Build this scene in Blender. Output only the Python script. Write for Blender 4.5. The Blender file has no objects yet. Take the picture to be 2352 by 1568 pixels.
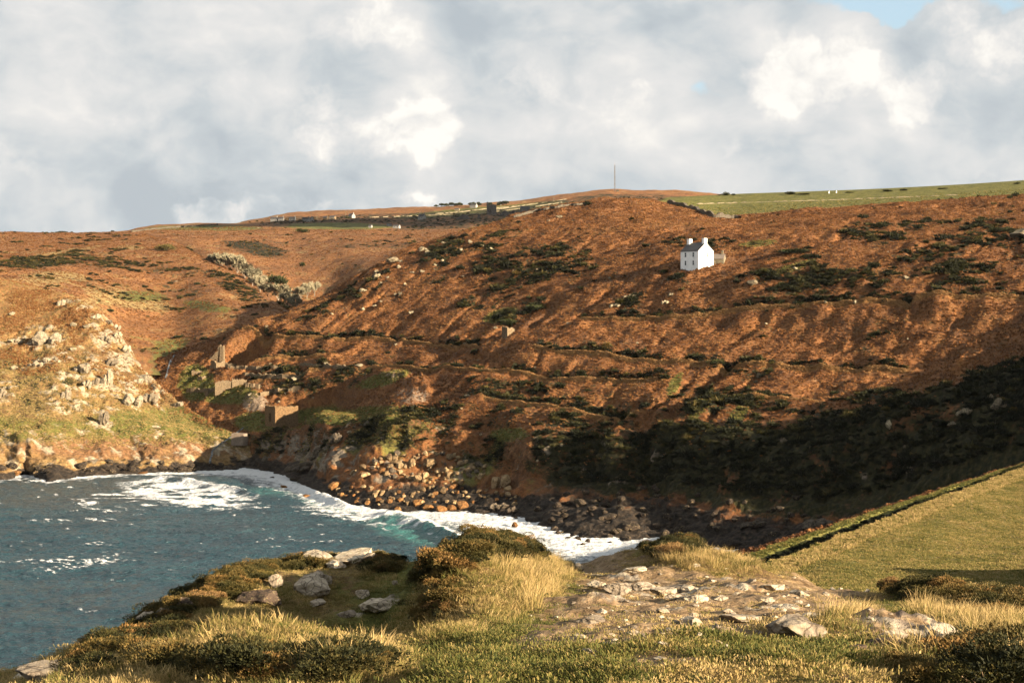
import bpy, bmesh, math, random
import numpy as np
from mathutils import Vector, Matrix

# ------------------------------------------------------------------ camera, sky, sun, exposure
scene = bpy.context.scene
COL = scene.collection
F, CX, HY, CZ = 3535.0, 1176.0, 745.0, 55.0     # survey constants: focal length, centre column, eye-level row, eye height
cam_d = bpy.data.cameras.new('camera'); cam = bpy.data.objects.new('camera', cam_d); COL.objects.link(cam)
cam_d.sensor_width = 36.0; cam_d.lens = 36.0 * F / 2352.0
cam_d.shift_y = -(784.0 - HY) / 2352.0
cam_d.clip_start = 0.3; cam_d.clip_end = 20000
cam.location = (0, 0, CZ); cam.rotation_euler = (math.radians(90), 0, 0)
scene.camera = cam

SUN_EL = math.radians(14.5)
_h = np.array([0.82, -0.57]); _h /= np.linalg.norm(_h)
TS = np.array([_h[0]*math.cos(SUN_EL), _h[1]*math.cos(SUN_EL), math.sin(SUN_EL)])
sun_d = bpy.data.lights.new('sun', 'SUN'); sun_d.energy = 5.0; sun_d.angle = math.radians(0.5)
sun_d.color = (1.0, 0.80, 0.56)
sun = bpy.data.objects.new('sun', sun_d); COL.objects.link(sun)
sun.rotation_euler = Vector(TS).to_track_quat('Z', 'Y').to_euler()
sun.location = (200, -200, 200)

scene.view_settings.view_transform = 'Standard'; scene.view_settings.look = 'None'
scene.view_settings.gamma = 1.0; scene.view_settings.use_curve_mapping = False
scene.view_settings.exposure = 2.2
scene.render.engine = 'CYCLES'
cy = scene.cycles
cy.max_bounces = 5; cy.diffuse_bounces = 1; cy.glossy_bounces = 2; cy.transmission_bounces = 2; cy.transparent_max_bounces = 6
cy.volume_bounces = 0; cy.use_denoising = True; cy.use_adaptive_sampling = True; cy.adaptive_threshold = 0.015
cy.sample_clamp_indirect = 4.0

ALB = 0.72          # one scale for every natural base colour
class NT:
    """short hand for node trees"""
    def __init__(s, tree): s.t = tree; s.n = tree.nodes; s.l = tree.links
    def node(s, typ, **kw):
        nd = s.n.new(typ)
        for k, v in kw.items():
            if k.startswith('_'): setattr(nd, k[1:], v)
        return nd
    def put(s, sock, v):
        if isinstance(v, bpy.types.NodeSocket): s.l.new(v, sock)
        elif v is not None:
            if isinstance(v, (tuple, list)) and len(v) == 3 and sock.type == 'RGBA': v = (*v, 1)
            sock.default_value = v
    def math(s, op, a, b=0.0, c=None, clamp=False):
        nd = s.n.new('ShaderNodeMath'); nd.operation = op; nd.use_clamp = clamp
        s.put(nd.inputs[0], a); s.put(nd.inputs[1], b)
        if c is not None: s.put(nd.inputs[2], c)
        return nd.outputs[0]
    def vmath(s, op, a, b=None, scale=None):
        nd = s.n.new('ShaderNodeVectorMath'); nd.operation = op
        s.put(nd.inputs[0], a)
        if b is not None: s.put(nd.inputs[1], b)
        if scale is not None: s.put(nd.inputs['Scale'], scale)
        return nd.outputs['Value'] if op in ('LENGTH', 'DOT_PRODUCT', 'DISTANCE') else nd.outputs['Vector']
    def noise(s, vec, scale, detail=4, rough=0.55, dist=0.0, color=False, lac=2.0):
        nd = s.n.new('ShaderNodeTexNoise'); s.put(nd.inputs['Vector'], vec)
        nd.inputs['Scale'].default_value = scale; nd.inputs['Detail'].default_value = detail
        nd.inputs['Roughness'].default_value = rough; nd.inputs['Distortion'].default_value = dist
        nd.inputs['Lacunarity'].default_value = lac
        return nd.outputs['Color'] if color else nd.outputs[0]
    def voro(s, vec, scale, feature='F1', out='Distance', rnd=1.0):
        nd = s.n.new('ShaderNodeTexVoronoi'); nd.feature = feature; s.put(nd.inputs['Vector'], vec)
        nd.inputs['Scale'].default_value = scale; nd.inputs['Randomness'].default_value = rnd
        return nd.outputs[out]
    def ramp(s, fac, stops, interp='LINEAR'):
        nd = s.n.new('ShaderNodeValToRGB'); cr = nd.color_ramp; cr.interpolation = interp
        while len(cr.elements) < len(stops): cr.elements.new(0.5)
        for e, (p, c) in zip(cr.elements, stops):
            e.position = p; e.color = (*c, 1) if len(c) == 3 else c
        s.put(nd.inputs[0], fac); return nd.outputs[0]
    def smooth(s, v, lo, hi, a=0.0, b=1.0):
        nd = s.n.new('ShaderNodeMapRange'); nd.interpolation_type = 'SMOOTHSTEP'; nd.clamp = True
        s.put(nd.inputs[0], v)
        for i, x in zip((1, 2, 3, 4), (lo, hi, a, b)): s.put(nd.inputs[i], x)
        return nd.outputs[0]
    def mix(s, fac, a, b, blend='MIX'):
        nd = s.n.new('ShaderNodeMix'); nd.data_type = 'RGBA'; nd.blend_type = blend; nd.clamp_factor = True
        s.put(nd.inputs[0], fac); s.put(nd.inputs[6], a); s.put(nd.inputs[7], b)
        return nd.outputs[2]
    def xyz(s, x=0.0, y=0.0, z=0.0):
        nd = s.n.new('ShaderNodeCombineXYZ')
        for i, v in enumerate((x, y, z)): s.put(nd.inputs[i], v)
        return nd.outputs[0]
    def sep(s, v):
        nd = s.n.new('ShaderNodeSeparateXYZ'); s.put(nd.inputs[0], v); return nd.outputs

# ------------------------------------------------------------------ world: Nishita sky under broken stratocumulus
world = bpy.data.worlds.new('World'); scene.world = world; world.use_nodes = True
W = NT(world.node_tree); W.n.clear()
world.cycles.sampling_method = 'MANUAL'; world.cycles.sample_map_resolution = 256
sky = W.n.new('ShaderNodeTexSky'); sky.sky_type = 'NISHITA'; sky.sun_disc = False
sky.sun_elevation = SUN_EL; sky.sun_rotation = math.atan2(TS[0], TS[1])
sky.air_density = 1.0; sky.dust_density = 0.6; sky.ozone_density = 2.5
skyc = W.vmath('SCALE', sky.outputs[0], scale=0.10)
dirv = W.vmath('NORMALIZE', W.n.new('ShaderNodeTexCoord').outputs['Generated'])
def cloud_field(vec, det=7):
    p = W.vmath('MULTIPLY', vec, (1.0, 1.0, 1.5))
    warp = W.vmath('SCALE', W.vmath('SUBTRACT', W.noise(p, 9.0, 3, 0.55, color=True), (0.5, 0.5, 0.5)), scale=0.07)
    q = W.vmath('ADD', p, warp)
    big = W.noise(q, 5.0, det, 0.62)
    vd = W.voro(q, 17.0, 'F1'); vd = W.math('MULTIPLY', vd, vd)
    return W.math('ADD', W.math('MULTIPLY_ADD', vd, -0.10, big), 0.02)
def blob(px, py, rx, ry, amp):
    c = np.array([(px - CX) / F, 1.0, (HY - py) / F]); c /= np.linalg.norm(c)
    d = W.vmath('SUBTRACT', dirw, tuple(c))
    e = W.vmath('MULTIPLY', d, (F / rx / 1.2, F / rx / 1.2, F / ry / 1.2))
    return W.smooth(W.vmath('LENGTH', e), 0.0, 1.0, amp, 0.0)
# billows bend the outlines of the heaps
dirw = W.vmath('ADD', dirv, W.vmath('SCALE', W.vmath('SUBTRACT', W.noise(dirv, 26.0, 4, 0.6, color=True), (0.5, 0.5, 0.5)), scale=0.045))
n0 = cloud_field(dirv)
n1 = cloud_field(W.vmath('ADD', dirv, (0.016, -0.006, 0.018)), 4)
# the heaps of cumulus and the openings of blue that stand in this sky
heap = None
for b in ((800, 320, 150, 80, .9), (970, 300, 110, 95, 1.0), (740, 240, 90, 95, .75), (880, 330, 200, 60, .8), (1840, 180, 180, 110, .85), (1980, 150, 150, 110, .7), (1930, 230, 160, 70, .45),
          (2100, 225, 110, 100, .75), (2330, 100, 190, 110, .6), (2200, 60, 110, 60, .6), (500, 482, 260, 40, .75), (690, 470, 200, 36, .55), (960, 462, 150, 30, .55), (600, 185, 180, 60, .5), (860, 70, 150, 70, .4), (1210, 205, 200, 60, .45), (1460, 220, 150, 50, .35), (1690, 345, 170, 50, .35), (80, 330, 150, 60, .35), (240, 290, 130, 50, .35)):
    v = blob(*b); heap = v if heap is None else W.math('MAXIMUM', heap, v)
hole = None
for b in ((2110, -8, 330, 74, .50), (1620, 215, 80, 50, .30), (1180, 285, 90, 26, .16), (1280, 265, 70, 16, .14), (130, 235, 260, 50, .12), (490, 190, 60, 22, .14), (260, 300, 120, 30, .04)):
    v = blob(*b); hole = v if hole is None else W.math('MAXIMUM', hole, v)
lit = W.math('SUBTRACT', n0, n1)
cover = W.smooth(W.math('SUBTRACT', W.math('MULTIPLY_ADD', heap, 0.3, n0), hole), 0.13, 0.27)
bright = W.math('MULTIPLY_ADD', lit, 1.9, W.math('MULTIPLY_ADD', n0, 1.5, -0.30))
nf = W.noise(W.vmath('MULTIPLY', dirw, (1.0, 1.0, 1.25)), 19.0, 6, 0.63)
hs = W.smooth(W.math('MULTIPLY_ADD', W.math('SUBTRACT', nf, 0.5), 1.9, heap), 0.16, 0.78)
hs = W.math('MULTIPLY', hs, W.smooth(W.math('MULTIPLY_ADD', lit, 1.2, nf), 0.30, 0.62, 0.45, 1.0))
bright = W.math('MULTIPLY_ADD', hs, 0.46, bright)
elev = W.sep(dirv)[2]
lowgrey = W.smooth(elev, 0.05, 0.15, 0.17, 0.0)
bright = W.math('SUBTRACT', bright, W.math('MULTIPLY', lowgrey, W.math('SUBTRACT', 1.0, hs)))
cloudc = W.ramp(bright, [(0.0, (0.44, 0.49, 0.53)), (0.25, (0.53, 0.575, 0.60)), (0.45, (0.63, 0.65, 0.655)), (0.65, (0.715, 0.715, 0.705)), (0.85, (0.835, 0.815, 0.775)), (1.0, (0.93, 0.905, 0.85))])
blue = W.mix(0.6, W.vmath('SCALE', skyc, scale=1.8), (0.62, 0.77, 0.82))
finalc = W.mix(cover, blue, cloudc)
# underside of the world is never seen above the sea; keep it the cloud's own grey
bg = W.n.new('ShaderNodeBackground'); W.put(bg.inputs[0], finalc); bg.inputs[1].default_value = 0.24
W.l.new(bg.outputs[0], W.n.new('ShaderNodeOutputWorld').inputs[0])

# ------------------------------------------------------------------ helpers
rng = np.random.default_rng(7); random.seed(7)
def P(px, py, D): return np.array([(px - CX) / F * D, D, CZ + (HY - py) / F * D])

_prm = np.random.default_rng(11)
_p = _prm.permutation(256); _P1 = np.concatenate([_p]*3).astype(np.int32)
_ang = _prm.random(256)*6.2831853
_GX = np.cos(_ang).astype(np.float32)*1.5; _GY = np.sin(_ang).astype(np.float32)*1.5
_VR = (_prm.random(256)*2-1).astype(np.float32)
def perlin(x, y, seed=0):
    x = np.asarray(x, np.float32)+np.float32(seed*13.37); y = np.asarray(y, np.float32)+np.float32(seed*7.77)
    x, y = np.broadcast_arrays(x, y)
    ix = np.floor(x); iy = np.floor(y); fx = x-ix; fy = y-iy
    ix = ix.astype(np.int32) & 255; iy = iy.astype(np.int32) & 255
    u = fx*fx*fx*(fx*(fx*6-15)+10); v = fy*fy*fy*(fy*(fy*6-15)+10)
    pa = _P1[ix]; pb = _P1[ix+1]
    h = _P1[pa+iy]; a = _GX[h]*fx+_GY[h]*fy
    h = _P1[pb+iy]; b = _GX[h]*(fx-1)+_GY[h]*fy
    h = _P1[pa+iy+1]; c = _GX[h]*fx+_GY[h]*(fy-1)
    h = _P1[pb+iy+1]; d = _GX[h]*(fx-1)+_GY[h]*(fy-1)
    a = a+(b-a)*u; c = c+(d-c)*u
    return a+(c-a)*v
def vnoise3(x, y, z, seed=0):
    x = np.asarray(x, np.float32)+np.float32(seed*13.37); y = np.asarray(y, np.float32)+np.float32(seed*7.77); z = np.asarray(z, np.float32)
    ix = np.floor(x); iy = np.floor(y); iz = np.floor(z); fx = x-ix; fy = y-iy; fz = z-iz
    ix = ix.astype(np.int32) & 255; iy = iy.astype(np.int32) & 255; iz = iz.astype(np.int32) & 255
    u = fx*fx*(3-2*fx); v = fy*fy*(3-2*fy); w = fz*fz*(3-2*fz)
    pa = _P1[ix]; pb = _P1[ix+1]
    q00 = _P1[pa+iy]; q10 = _P1[pb+iy]; q01 = _P1[pa+iy+1]; q11 = _P1[pb+iy+1]
    def sl(k):
        a = _VR[_P1[q00+iz+k]]; b = _VR[_P1[q10+iz+k]]; c = _VR[_P1[q01+iz+k]]; d = _VR[_P1[q11+iz+k]]
        a = a+(b-a)*u; c = c+(d-c)*u
        return a+(c-a)*v
    a = sl(0); b = sl(1)
    return a+(b-a)*w
def fbm(x, y, oct=4, seed=0, gain=0.5, lac=2.03):
    s = 0; a = 1.0; t = 0
    for o in range(oct):
        s = s + a*perlin(x, y, seed+o*17); t += a; a *= gain; x = x*lac+3.1; y = y*lac+1.7
    return s/t
def ridged(x, y, oct=4, seed=0):
    s = 0; a = 1.0; t = 0
    for o in range(oct):
        s = s + a*(1-np.abs(perlin(x, y, seed+o*13))*2); t += a; a *= 0.5; x = x*2.05+7; y = y*2.05+5
    return s/t
def fbm3(x, y, z, oct=3, seed=0):
    s = 0; a = 1.0; t = 0
    for o in range(oct):
        s = s + a*vnoise3(x, y, z, seed+o*11); t += a; a *= .5; x = x*2.1+1; y = y*2.1+2; z = z*2.1+3
    return s/t
def sstep(v, lo, hi):
    t = np.clip((v-lo)/(hi-lo), 0, 1); return t*t*(3-2*t)
def pchip(xk, yk, x):
    xk = np.asarray(xk, float); yk = np.asarray(yk, float)
    h = np.diff(xk); d = np.diff(yk)/h; m = np.zeros_like(yk)
    for i in range(1, len(xk)-1):
        if d[i-1]*d[i] > 0:
            w1 = 2*h[i]+h[i-1]; w2 = h[i]+2*h[i-1]; m[i] = (w1+w2)/(w1/d[i-1]+w2/d[i])
    m[0] = d[0]; m[-1] = d[-1]
    x = np.clip(x, xk[0], xk[-1]); k = np.clip(np.searchsorted(xk, x)-1, 0, len(xk)-2)
    t = (x-xk[k])/h[k]; H = h[k]
    return (1+2*t)*(1-t)**2*yk[k] + t*(1-t)**2*H*m[k] + t*t*(3-2*t)*yk[k+1] + t*t*(t-1)*H*m[k+1]

class Layer:
    """a sheet of terrain lofted through surveyed contour lines; each line is [(px, py, D) | (px, ('z', height), D)]"""
    def __init__(s, lines, px0, px1, ncol, rows, smooth=0):
        s.pxs = np.linspace(px0, px1, ncol)
        Dk, Zk = [], []
        s.lineD = []
        for ln in lines:
            ln = sorted(ln, key=lambda a: a[0])
            xs = [p[0] for p in ln]; Ds = [p[2] for p in ln]
            ys = [(HY - (p[1][1]-CZ)*F/p[2]) if isinstance(p[1], tuple) else p[1] for p in ln]
            D = pchip(xs, Ds, s.pxs); Y = pchip(xs, ys, s.pxs)
            Dk.append(D); Zk.append(CZ + (HY - Y)/F*D)
        Dk = np.array(Dk); Zk = np.array(Zk)
        for i in range(1, len(Dk)): Dk[i] = np.maximum(Dk[i], Dk[i-1]+0.4)
        s.lineD = Dk; s.lineZ = Zk
        h = np.diff(Dk, axis=0); d = np.diff(Zk, axis=0)/h
        m = np.zeros_like(Zk); m[0] = d[0]; m[-1] = d[-1]
        for i in range(1, len(Dk)-1):
            w1 = 2*h[i]+h[i-1]; w2 = h[i]+2*h[i-1]
            ok = d[i-1]*d[i] > 0
            with np.errstate(all='ignore'):
                mm = (w1+w2)/(w1/d[i-1]+w2/d[i])
            m[i] = np.where(ok, mm, 0)
        RD, RZ, RT = [], [], []
        for k in range(len(Dk)-1):
            n = rows[k]
            for j in range(n + (1 if k == len(Dk)-2 else 0)):
                t = j/n
                RD.append(Dk[k]+h[k]*t)
                RZ.append((1+2*t)*(1-t)**2*Zk[k] + t*(1-t)**2*h[k]*m[k] + t*t*(3-2*t)*Zk[k+1] + t*t*(t-1)*h[k]*m[k+1])
                RT.append(k+t)
        s.D = np.array(RD); s.Z = np.array(RZ); s.T = np.array(RT)[:, None]*np.ones((1, ncol))
        s.PX = np.ones((len(RD), 1))*s.pxs[None, :]
        s.X = (s.PX-CX)/F*s.D; s.Y = s.D.copy()
        s.PY = HY - (s.Z-CZ)*F/s.D
        s.R, s.C = s.X.shape
        s.m1 = np.zeros((s.R, s.C, 4), np.float32); s.m2 = np.zeros((s.R, s.C, 4), np.float32)
    def normals(s):
        Pp = np.stack([s.X, s.Y, s.Z], -1)
        a = np.gradient(Pp, axis=1); b = np.gradient(Pp, axis=0)
        n = np.cross(a, b); n /= np.maximum(np.linalg.norm(n, axis=-1, keepdims=True), 1e-9)
        return n
    def slope(s): return np.sqrt(np.maximum(0, 1-s.normals()[..., 2]**2))
    def hit(s, px, py):
        """first point of this sheet seen at that bearing and height"""
        c = np.clip((px-s.pxs[0])/(s.pxs[1]-s.pxs[0]), 0, s.C-1.001); c0 = int(c); f = c-c0
        X = s.X[:, c0]*(1-f)+s.X[:, c0+1]*f; Y = s.Y[:, c0]*(1-f)+s.Y[:, c0+1]*f; Z = s.Z[:, c0]*(1-f)+s.Z[:, c0+1]*f
        yy = HY-(Z-CZ)*F/Y
        idx = np.where((yy[1:] <= py) & (yy[:-1] > py))[0]
        if len(idx) == 0:
            i = int(np.argmin(np.abs(yy-py))); return np.array([X[i], Y[i], Z[i]])
        i = idx[0]; t = (yy[i]-py)/(yy[i]-yy[i+1])
        return np.array([X[i]+(X[i+1]-X[i])*t, Y[i]+(Y[i+1]-Y[i])*t, Z[i]+(Z[i+1]-Z[i])*t])
    def at(s, x, y):
        """ground height under a plan position"""
        px = CX + x/y*F
        c = int(round(np.clip((px-s.pxs[0])/(s.pxs[1]-s.pxs[0]), 0, s.C-1)))
        return float(np.interp(y, s.Y[:, c], s.Z[:, c]))
    def paint(s, k, bracken, rockpale=(0.36, 0.31, 0.23), rockdark=(0.09, 0.075, 0.06), seed=500, straw=1.0):
        """land cover of every spot from the survey masks: bracken, then straw, grass, soil, gorse, spoil, rock, wet rock"""
        X, Y, Z = s.X*k, s.Y*k, s.Z*k
        n1 = fbm(X/6.5+Z/9., Y/6.5, 5, seed, 0.6); n2 = fbm(X/1.3, Y/1.3+Z/1.3, 3, seed+31, 0.6); n3 = fbm(X/19., Y/19., 3, seed+57)
        v = n1*0.7+n2*0.45
        def rp(val, stops):
            xs = [a for a, _ in stops]; return np.stack([np.interp(val, xs, [c[i] for _, c in stops]) for i in range(3)], -1)
        c = rp(0.5+0.62*v, bracken)
        def over(mask, amt, w, col, src=None):
            nonlocal c
            f = sstep(mask+amt*(v if src is None else src), 0.5-w, 0.5+w)[..., None]; c = c+(col-c)*f
        over(0.30+0.9*n3, 0.5, 0.25, 0.55*c+0.45*np.array((0.085, 0.050, 0.030)))
        over(s.m2[..., 0], 0.7, 0.16, straw*rp(0.5+0.7*n2, [(0.2, (0.17, 0.11, 0.045)), (0.5, (0.28, 0.195, 0.080)), (0.8, (0.38, 0.28, 0.13))]))
        over(s.m1[..., 0], 0.55, 0.14, rp(0.5+0.6*v, [(0.2, (0.050, 0.060, 0.014)), (0.5, (0.118, 0.118, 0.030)), (0.8, (0.19, 0.165, 0.050))]))
        over(s.m2[..., 1], 0.6, 0.14, rp(0.5+0.7*n2, [(0.2, (0.13, 0.085, 0.046)), (0.5, (0.25, 0.170, 0.095)), (0.8, (0.38, 0.275, 0.165))] if getattr(s, 'soilc', False) else [(0.2, (0.075, 0.038, 0.020)), (0.5, (0.155, 0.078, 0.037)), (0.8, (0.25, 0.145, 0.075))]))
        over(s.m1[..., 1], 0.85, 0.10, rp(0.5+0.8*n2, [(0.2, (0.006, 0.008, 0.003)), (0.5, (0.020, 0.021, 0.007)), (0.8, (0.050, 0.040, 0.014))]))
        over(s.m2[..., 3], 0.5, 0.14, rp(0.5+0.7*n2, [(0.2, (0.15, 0.105, 0.070)), (0.5, (0.24, 0.175, 0.120)), (0.8, (0.31, 0.24, 0.18))]))
        pale = np.array(rockpale); dk = np.array(rockdark)
        over(s.m1[..., 2], 0.9, 0.08, rp(0.5+0.8*v, [(0.15, dk*0.6), (0.35, dk), (0.55, pale*0.8), (0.85, pale*1.15)]), n1)
        over(s.m2[..., 2], 0.5, 0.10, rp(0.5+0.8*n2, [(0.2, (0.009, 0.008, 0.007)), (0.5, (0.026, 0.021, 0.017)), (0.85, (0.075, 0.055, 0.038))]))
        s.alb = np.clip(c*ALB, 0.003, 0.9)
    def build(s, name, mat, kind='structure', label=None):
        V = np.stack([s.X, s.Y, s.Z], -1).reshape(-1, 3)
        me = grid_mesh(name, V, s.R, s.C)
        col = np.ones((s.R, s.C, 4), np.float32); col[..., :3] = s.alb
        a = me.attributes.new('cover', 'FLOAT_COLOR', 'POINT'); a.data.foreach_set('color', col.ravel())
        me.materials.append(mat)
        o = bpy.data.objects.new(name, me); COL.objects.link(o); o['kind'] = kind
        if label: o['label'] = label
        return o
def grid_mesh(name, V, R, C):
    me = bpy.data.meshes.new(name)
    i = (np.arange(R-1)[:, None]*C + np.arange(C-1)[None, :]).ravel()
    q = np.stack([i, i+1, i+C+1, i+C], -1).astype(np.int32)
    nf = len(q)
    me.vertices.add(len(V)); me.vertices.foreach_set('co', V.astype(np.float32).ravel())
    me.loops.add(nf*4); me.loops.foreach_set('vertex_index', q.ravel())
    me.polygons.add(nf); me.polygons.foreach_set('loop_start', (np.arange(nf)*4).astype(np.int32))
    me.polygons.foreach_set('use_smooth', np.ones(nf, bool))
    me.update(calc_edges=True)
    return me
def mesh_obj(name, verts, faces, mat=None, parent=None, smooth=False, mats=None):
    me = bpy.data.meshes.new(name); me.from_pydata([tuple(map(float, v)) for v in verts], [], [tuple(map(int, f)) for f in faces])
    if smooth: me.polygons.foreach_set('use_smooth', np.ones(len(me.polygons), bool))
    for m in ([mat] if mat else []) + (mats or []): me.materials.append(m)
    me.update()
    o = bpy.data.objects.new(name, me); COL.objects.link(o)
    if parent: o.parent = parent
    return o
def empty(name, loc, rz=0.0):
    o = bpy.data.objects.new(name, None); COL.objects.link(o); o.location = tuple(map(float, loc)); o.rotation_euler = (0, 0, rz)
    o.empty_display_size = 0.2
    return o
def tag(o, label, cat, group=None):
    o['label'] = label; o['category'] = cat
    if group: o['group'] = group
    return o
def link_copy(me, name, loc, rot, scl):
    o = bpy.data.objects.new(name, me); COL.objects.link(o)
    o.location = tuple(map(float, loc)); o.rotation_euler = tuple(map(float, rot)); o.scale = tuple(map(float, scl))
    return o
def ell(px, py, cx, cy, rx, ry, rot=0.0, soft=0.5):
    """soft ellipse of land cover"""
    dx, dy = px-cx, py-cy
    if rot:
        c, sn = math.cos(rot), math.sin(rot); dx, dy = dx*c+dy*sn, -dx*sn+dy*c
    r = np.sqrt((dx/rx)**2+(dy/ry)**2)
    return 1-sstep(r, 1-soft, 1+soft)
# ------------------------------------------------------------------ materials
def dim(stops): return [(a, tuple(x*ALB for x in c)) for a, c in stops]
def new_mat(name):
    m = bpy.data.materials.new(name); m.use_nodes = True
    nt = NT(m.node_tree); nt.n.clear()
    out = nt.n.new('ShaderNodeOutputMaterial'); b = nt.n.new('ShaderNodeBsdfPrincipled')
    nt.l.new(b.outputs[0], out.inputs[0])
    b.inputs['Roughness'].default_value = 0.9; b.inputs['Specular IOR Level'].default_value = 0.15
    return m, nt, b
def bump(nt, b, h, strength, dist):
    bp = nt.n.new('ShaderNodeBump'); bp.inputs['Strength'].default_value = strength; bp.inputs['Distance'].default_value = dist
    nt.put(bp.inputs['Height'], h); nt.l.new(bp.outputs[0], b.inputs['Normal'])
def pos(nt): return nt.n.new('ShaderNodeNewGeometry').outputs['Position']
BRACKEN = [(0.15, (0.055, 0.024, 0.012)), (0.36, (0.120, 0.052, 0.021)), (0.52, (0.205, 0.088, 0.032)), (0.68, (0.275, 0.128, 0.047)), (0.88, (0.335, 0.195, 0.083))]
def rock_color(nt, p, k, pale=(0.52, 0.46, 0.35), dark=(0.16, 0.13, 0.10)):
    n = nt.noise(p, 0.9*k, 5, 0.65)
    c = nt.ramp(n, [(0.28, dark), (0.45, tuple(0.6*a+0.4*b for a, b in zip(pale, dark))), (0.6, pale), (0.8, tuple(min(1, 1.18*a) for a in pale))])
    cr = nt.smooth(nt.voro(nt.vmath('ADD', p, nt.vmath('SCALE', nt.noise(p, 1.2*k, 3, .6, color=True), scale=0.5/k)), 0.8*k, 'DISTANCE_TO_EDGE'), 0.0, 0.07)
    c = nt.mix(nt.math('MULTIPLY', nt.math('SUBTRACT', 1.0, cr), 0.75), c, tuple(0.5*x for x in dark))
    lich = nt.smooth(nt.noise(p, 3.1*k, 4, 0.6), 0.56, 0.66)
    return nt.mix(1.0, nt.mix(nt.math('MULTIPLY', lich, 0.45), c, (0.42, 0.35, 0.18)), (ALB, ALB, ALB), 'MULTIPLY')
def land_mat(name, k, bump_d=0.4, rough=0.95):
    """the surveyed land cover, broken up by leaf-scale mottling and relief"""
    m, nt, b = new_mat(name); p = pos(nt)
    a1 = nt.n.new('ShaderNodeAttribute'); a1.attribute_name = 'cover'
    n = nt.noise(p, k, 3, 0.7)
    c = nt.mix(1.0, a1.outputs['Color'], nt.ramp(n, [(0.25, (0.45, 0.45, 0.45)), (0.5, (1.0, 1.0, 1.0)), (0.75, (1.55, 1.5, 1.4))]), 'MULTIPLY')
    nt.put(b.inputs['Base Color'], c); b.inputs['Roughness'].default_value = rough
    bump(nt, b, n, 0.9, bump_d)
    return m
def simple_mat(name, stops, k=1.0, rough=0.9, bump_d=0.0, detail=5, spec=0.15, stretch=None, bright=False):
    m, nt, b = new_mat(name); p = nt.n.new('ShaderNodeTexCoord').outputs['Object']
    if stretch: p = nt.vmath('MULTIPLY', p, stretch)
    n = nt.noise(p, k, detail, 0.65)
    nt.put(b.inputs['Base Color'], nt.ramp(n, stops if bright else dim(stops))); b.inputs['Roughness'].default_value = rough; b.inputs['Specular IOR Level'].default_value = spec
    if bump_d: bump(nt, b, n, 0.8, bump_d)
    return m
def rock_mat(name, k, pale, dark, bump_d=0.15, rnd=True):
    m, nt, b = new_mat(name); p = pos(nt)
    c = rock_color(nt, p, k, pale, dark)
    if rnd:
        oi = nt.n.new('ShaderNodeObjectInfo')
        c = nt.mix(1.0, c, nt.ramp(oi.outputs['Random'], [(0.0, (0.45, 0.42, 0.40)), (0.5, (0.85, 0.82, 0.78)), (1.0, (1.15, 1.12, 1.05))]), 'MULTIPLY')
    nt.put(b.inputs['Base Color'], c)
    bump(nt, b, nt.noise(p, 2.2*k, 6, 0.7), 1.0, bump_d)
    return m
def leaf_mat(name, stops, rough=0.75, spec=0.2, trans=0.25):
    """foliage: colour varies by the plant's own tint and along each face"""
    m, nt, b = new_mat(name)
    at = nt.n.new('ShaderNodeAttribute'); at.attribute_type = 'INSTANCER'; at.attribute_name = 'tint'
    fa = nt.n.new('ShaderNodeAttribute'); fa.attribute_name = 'shade'
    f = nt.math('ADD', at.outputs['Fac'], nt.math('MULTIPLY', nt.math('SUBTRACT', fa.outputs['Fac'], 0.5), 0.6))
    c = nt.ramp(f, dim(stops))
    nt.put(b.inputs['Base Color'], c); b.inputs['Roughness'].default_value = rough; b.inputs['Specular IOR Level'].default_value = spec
    if trans:
        tr = nt.n.new('ShaderNodeBsdfTranslucent'); nt.put(tr.inputs[0], c)
        mx = nt.n.new('ShaderNodeMixShader'); mx.inputs[0].default_value = trans
        nt.l.new(b.outputs[0], mx.inputs[1]); nt.l.new(tr.outputs[0], mx.inputs[2])
        nt.l.new(mx.outputs[0], [n for n in nt.n if n.type == 'OUTPUT_MATERIAL'][0].inputs[0])
    return m

M_hill = land_mat('bracken_hill', 1.3, 0.45)
M_far = land_mat('moorland', 0.45, 0.9)
M_fore = land_mat('headland_turf', 22.0, 0.03)
M_field = land_mat('pasture_turf', 2.6, 0.2)
FARB = [(0.15, (0.085, 0.040, 0.020)), (0.36, (0.17, 0.078, 0.033)), (0.52, (0.245, 0.112, 0.043)), (0.68, (0.285, 0.145, 0.057)), (0.88, (0.31, 0.195, 0.085))]
HEADB = [(0.15, (0.085, 0.050, 0.024)), (0.36, (0.165, 0.100, 0.042)), (0.52, (0.235, 0.150, 0.062)), (0.68, (0.29, 0.20, 0.085)), (0.88, (0.35, 0.26, 0.125))]
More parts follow.
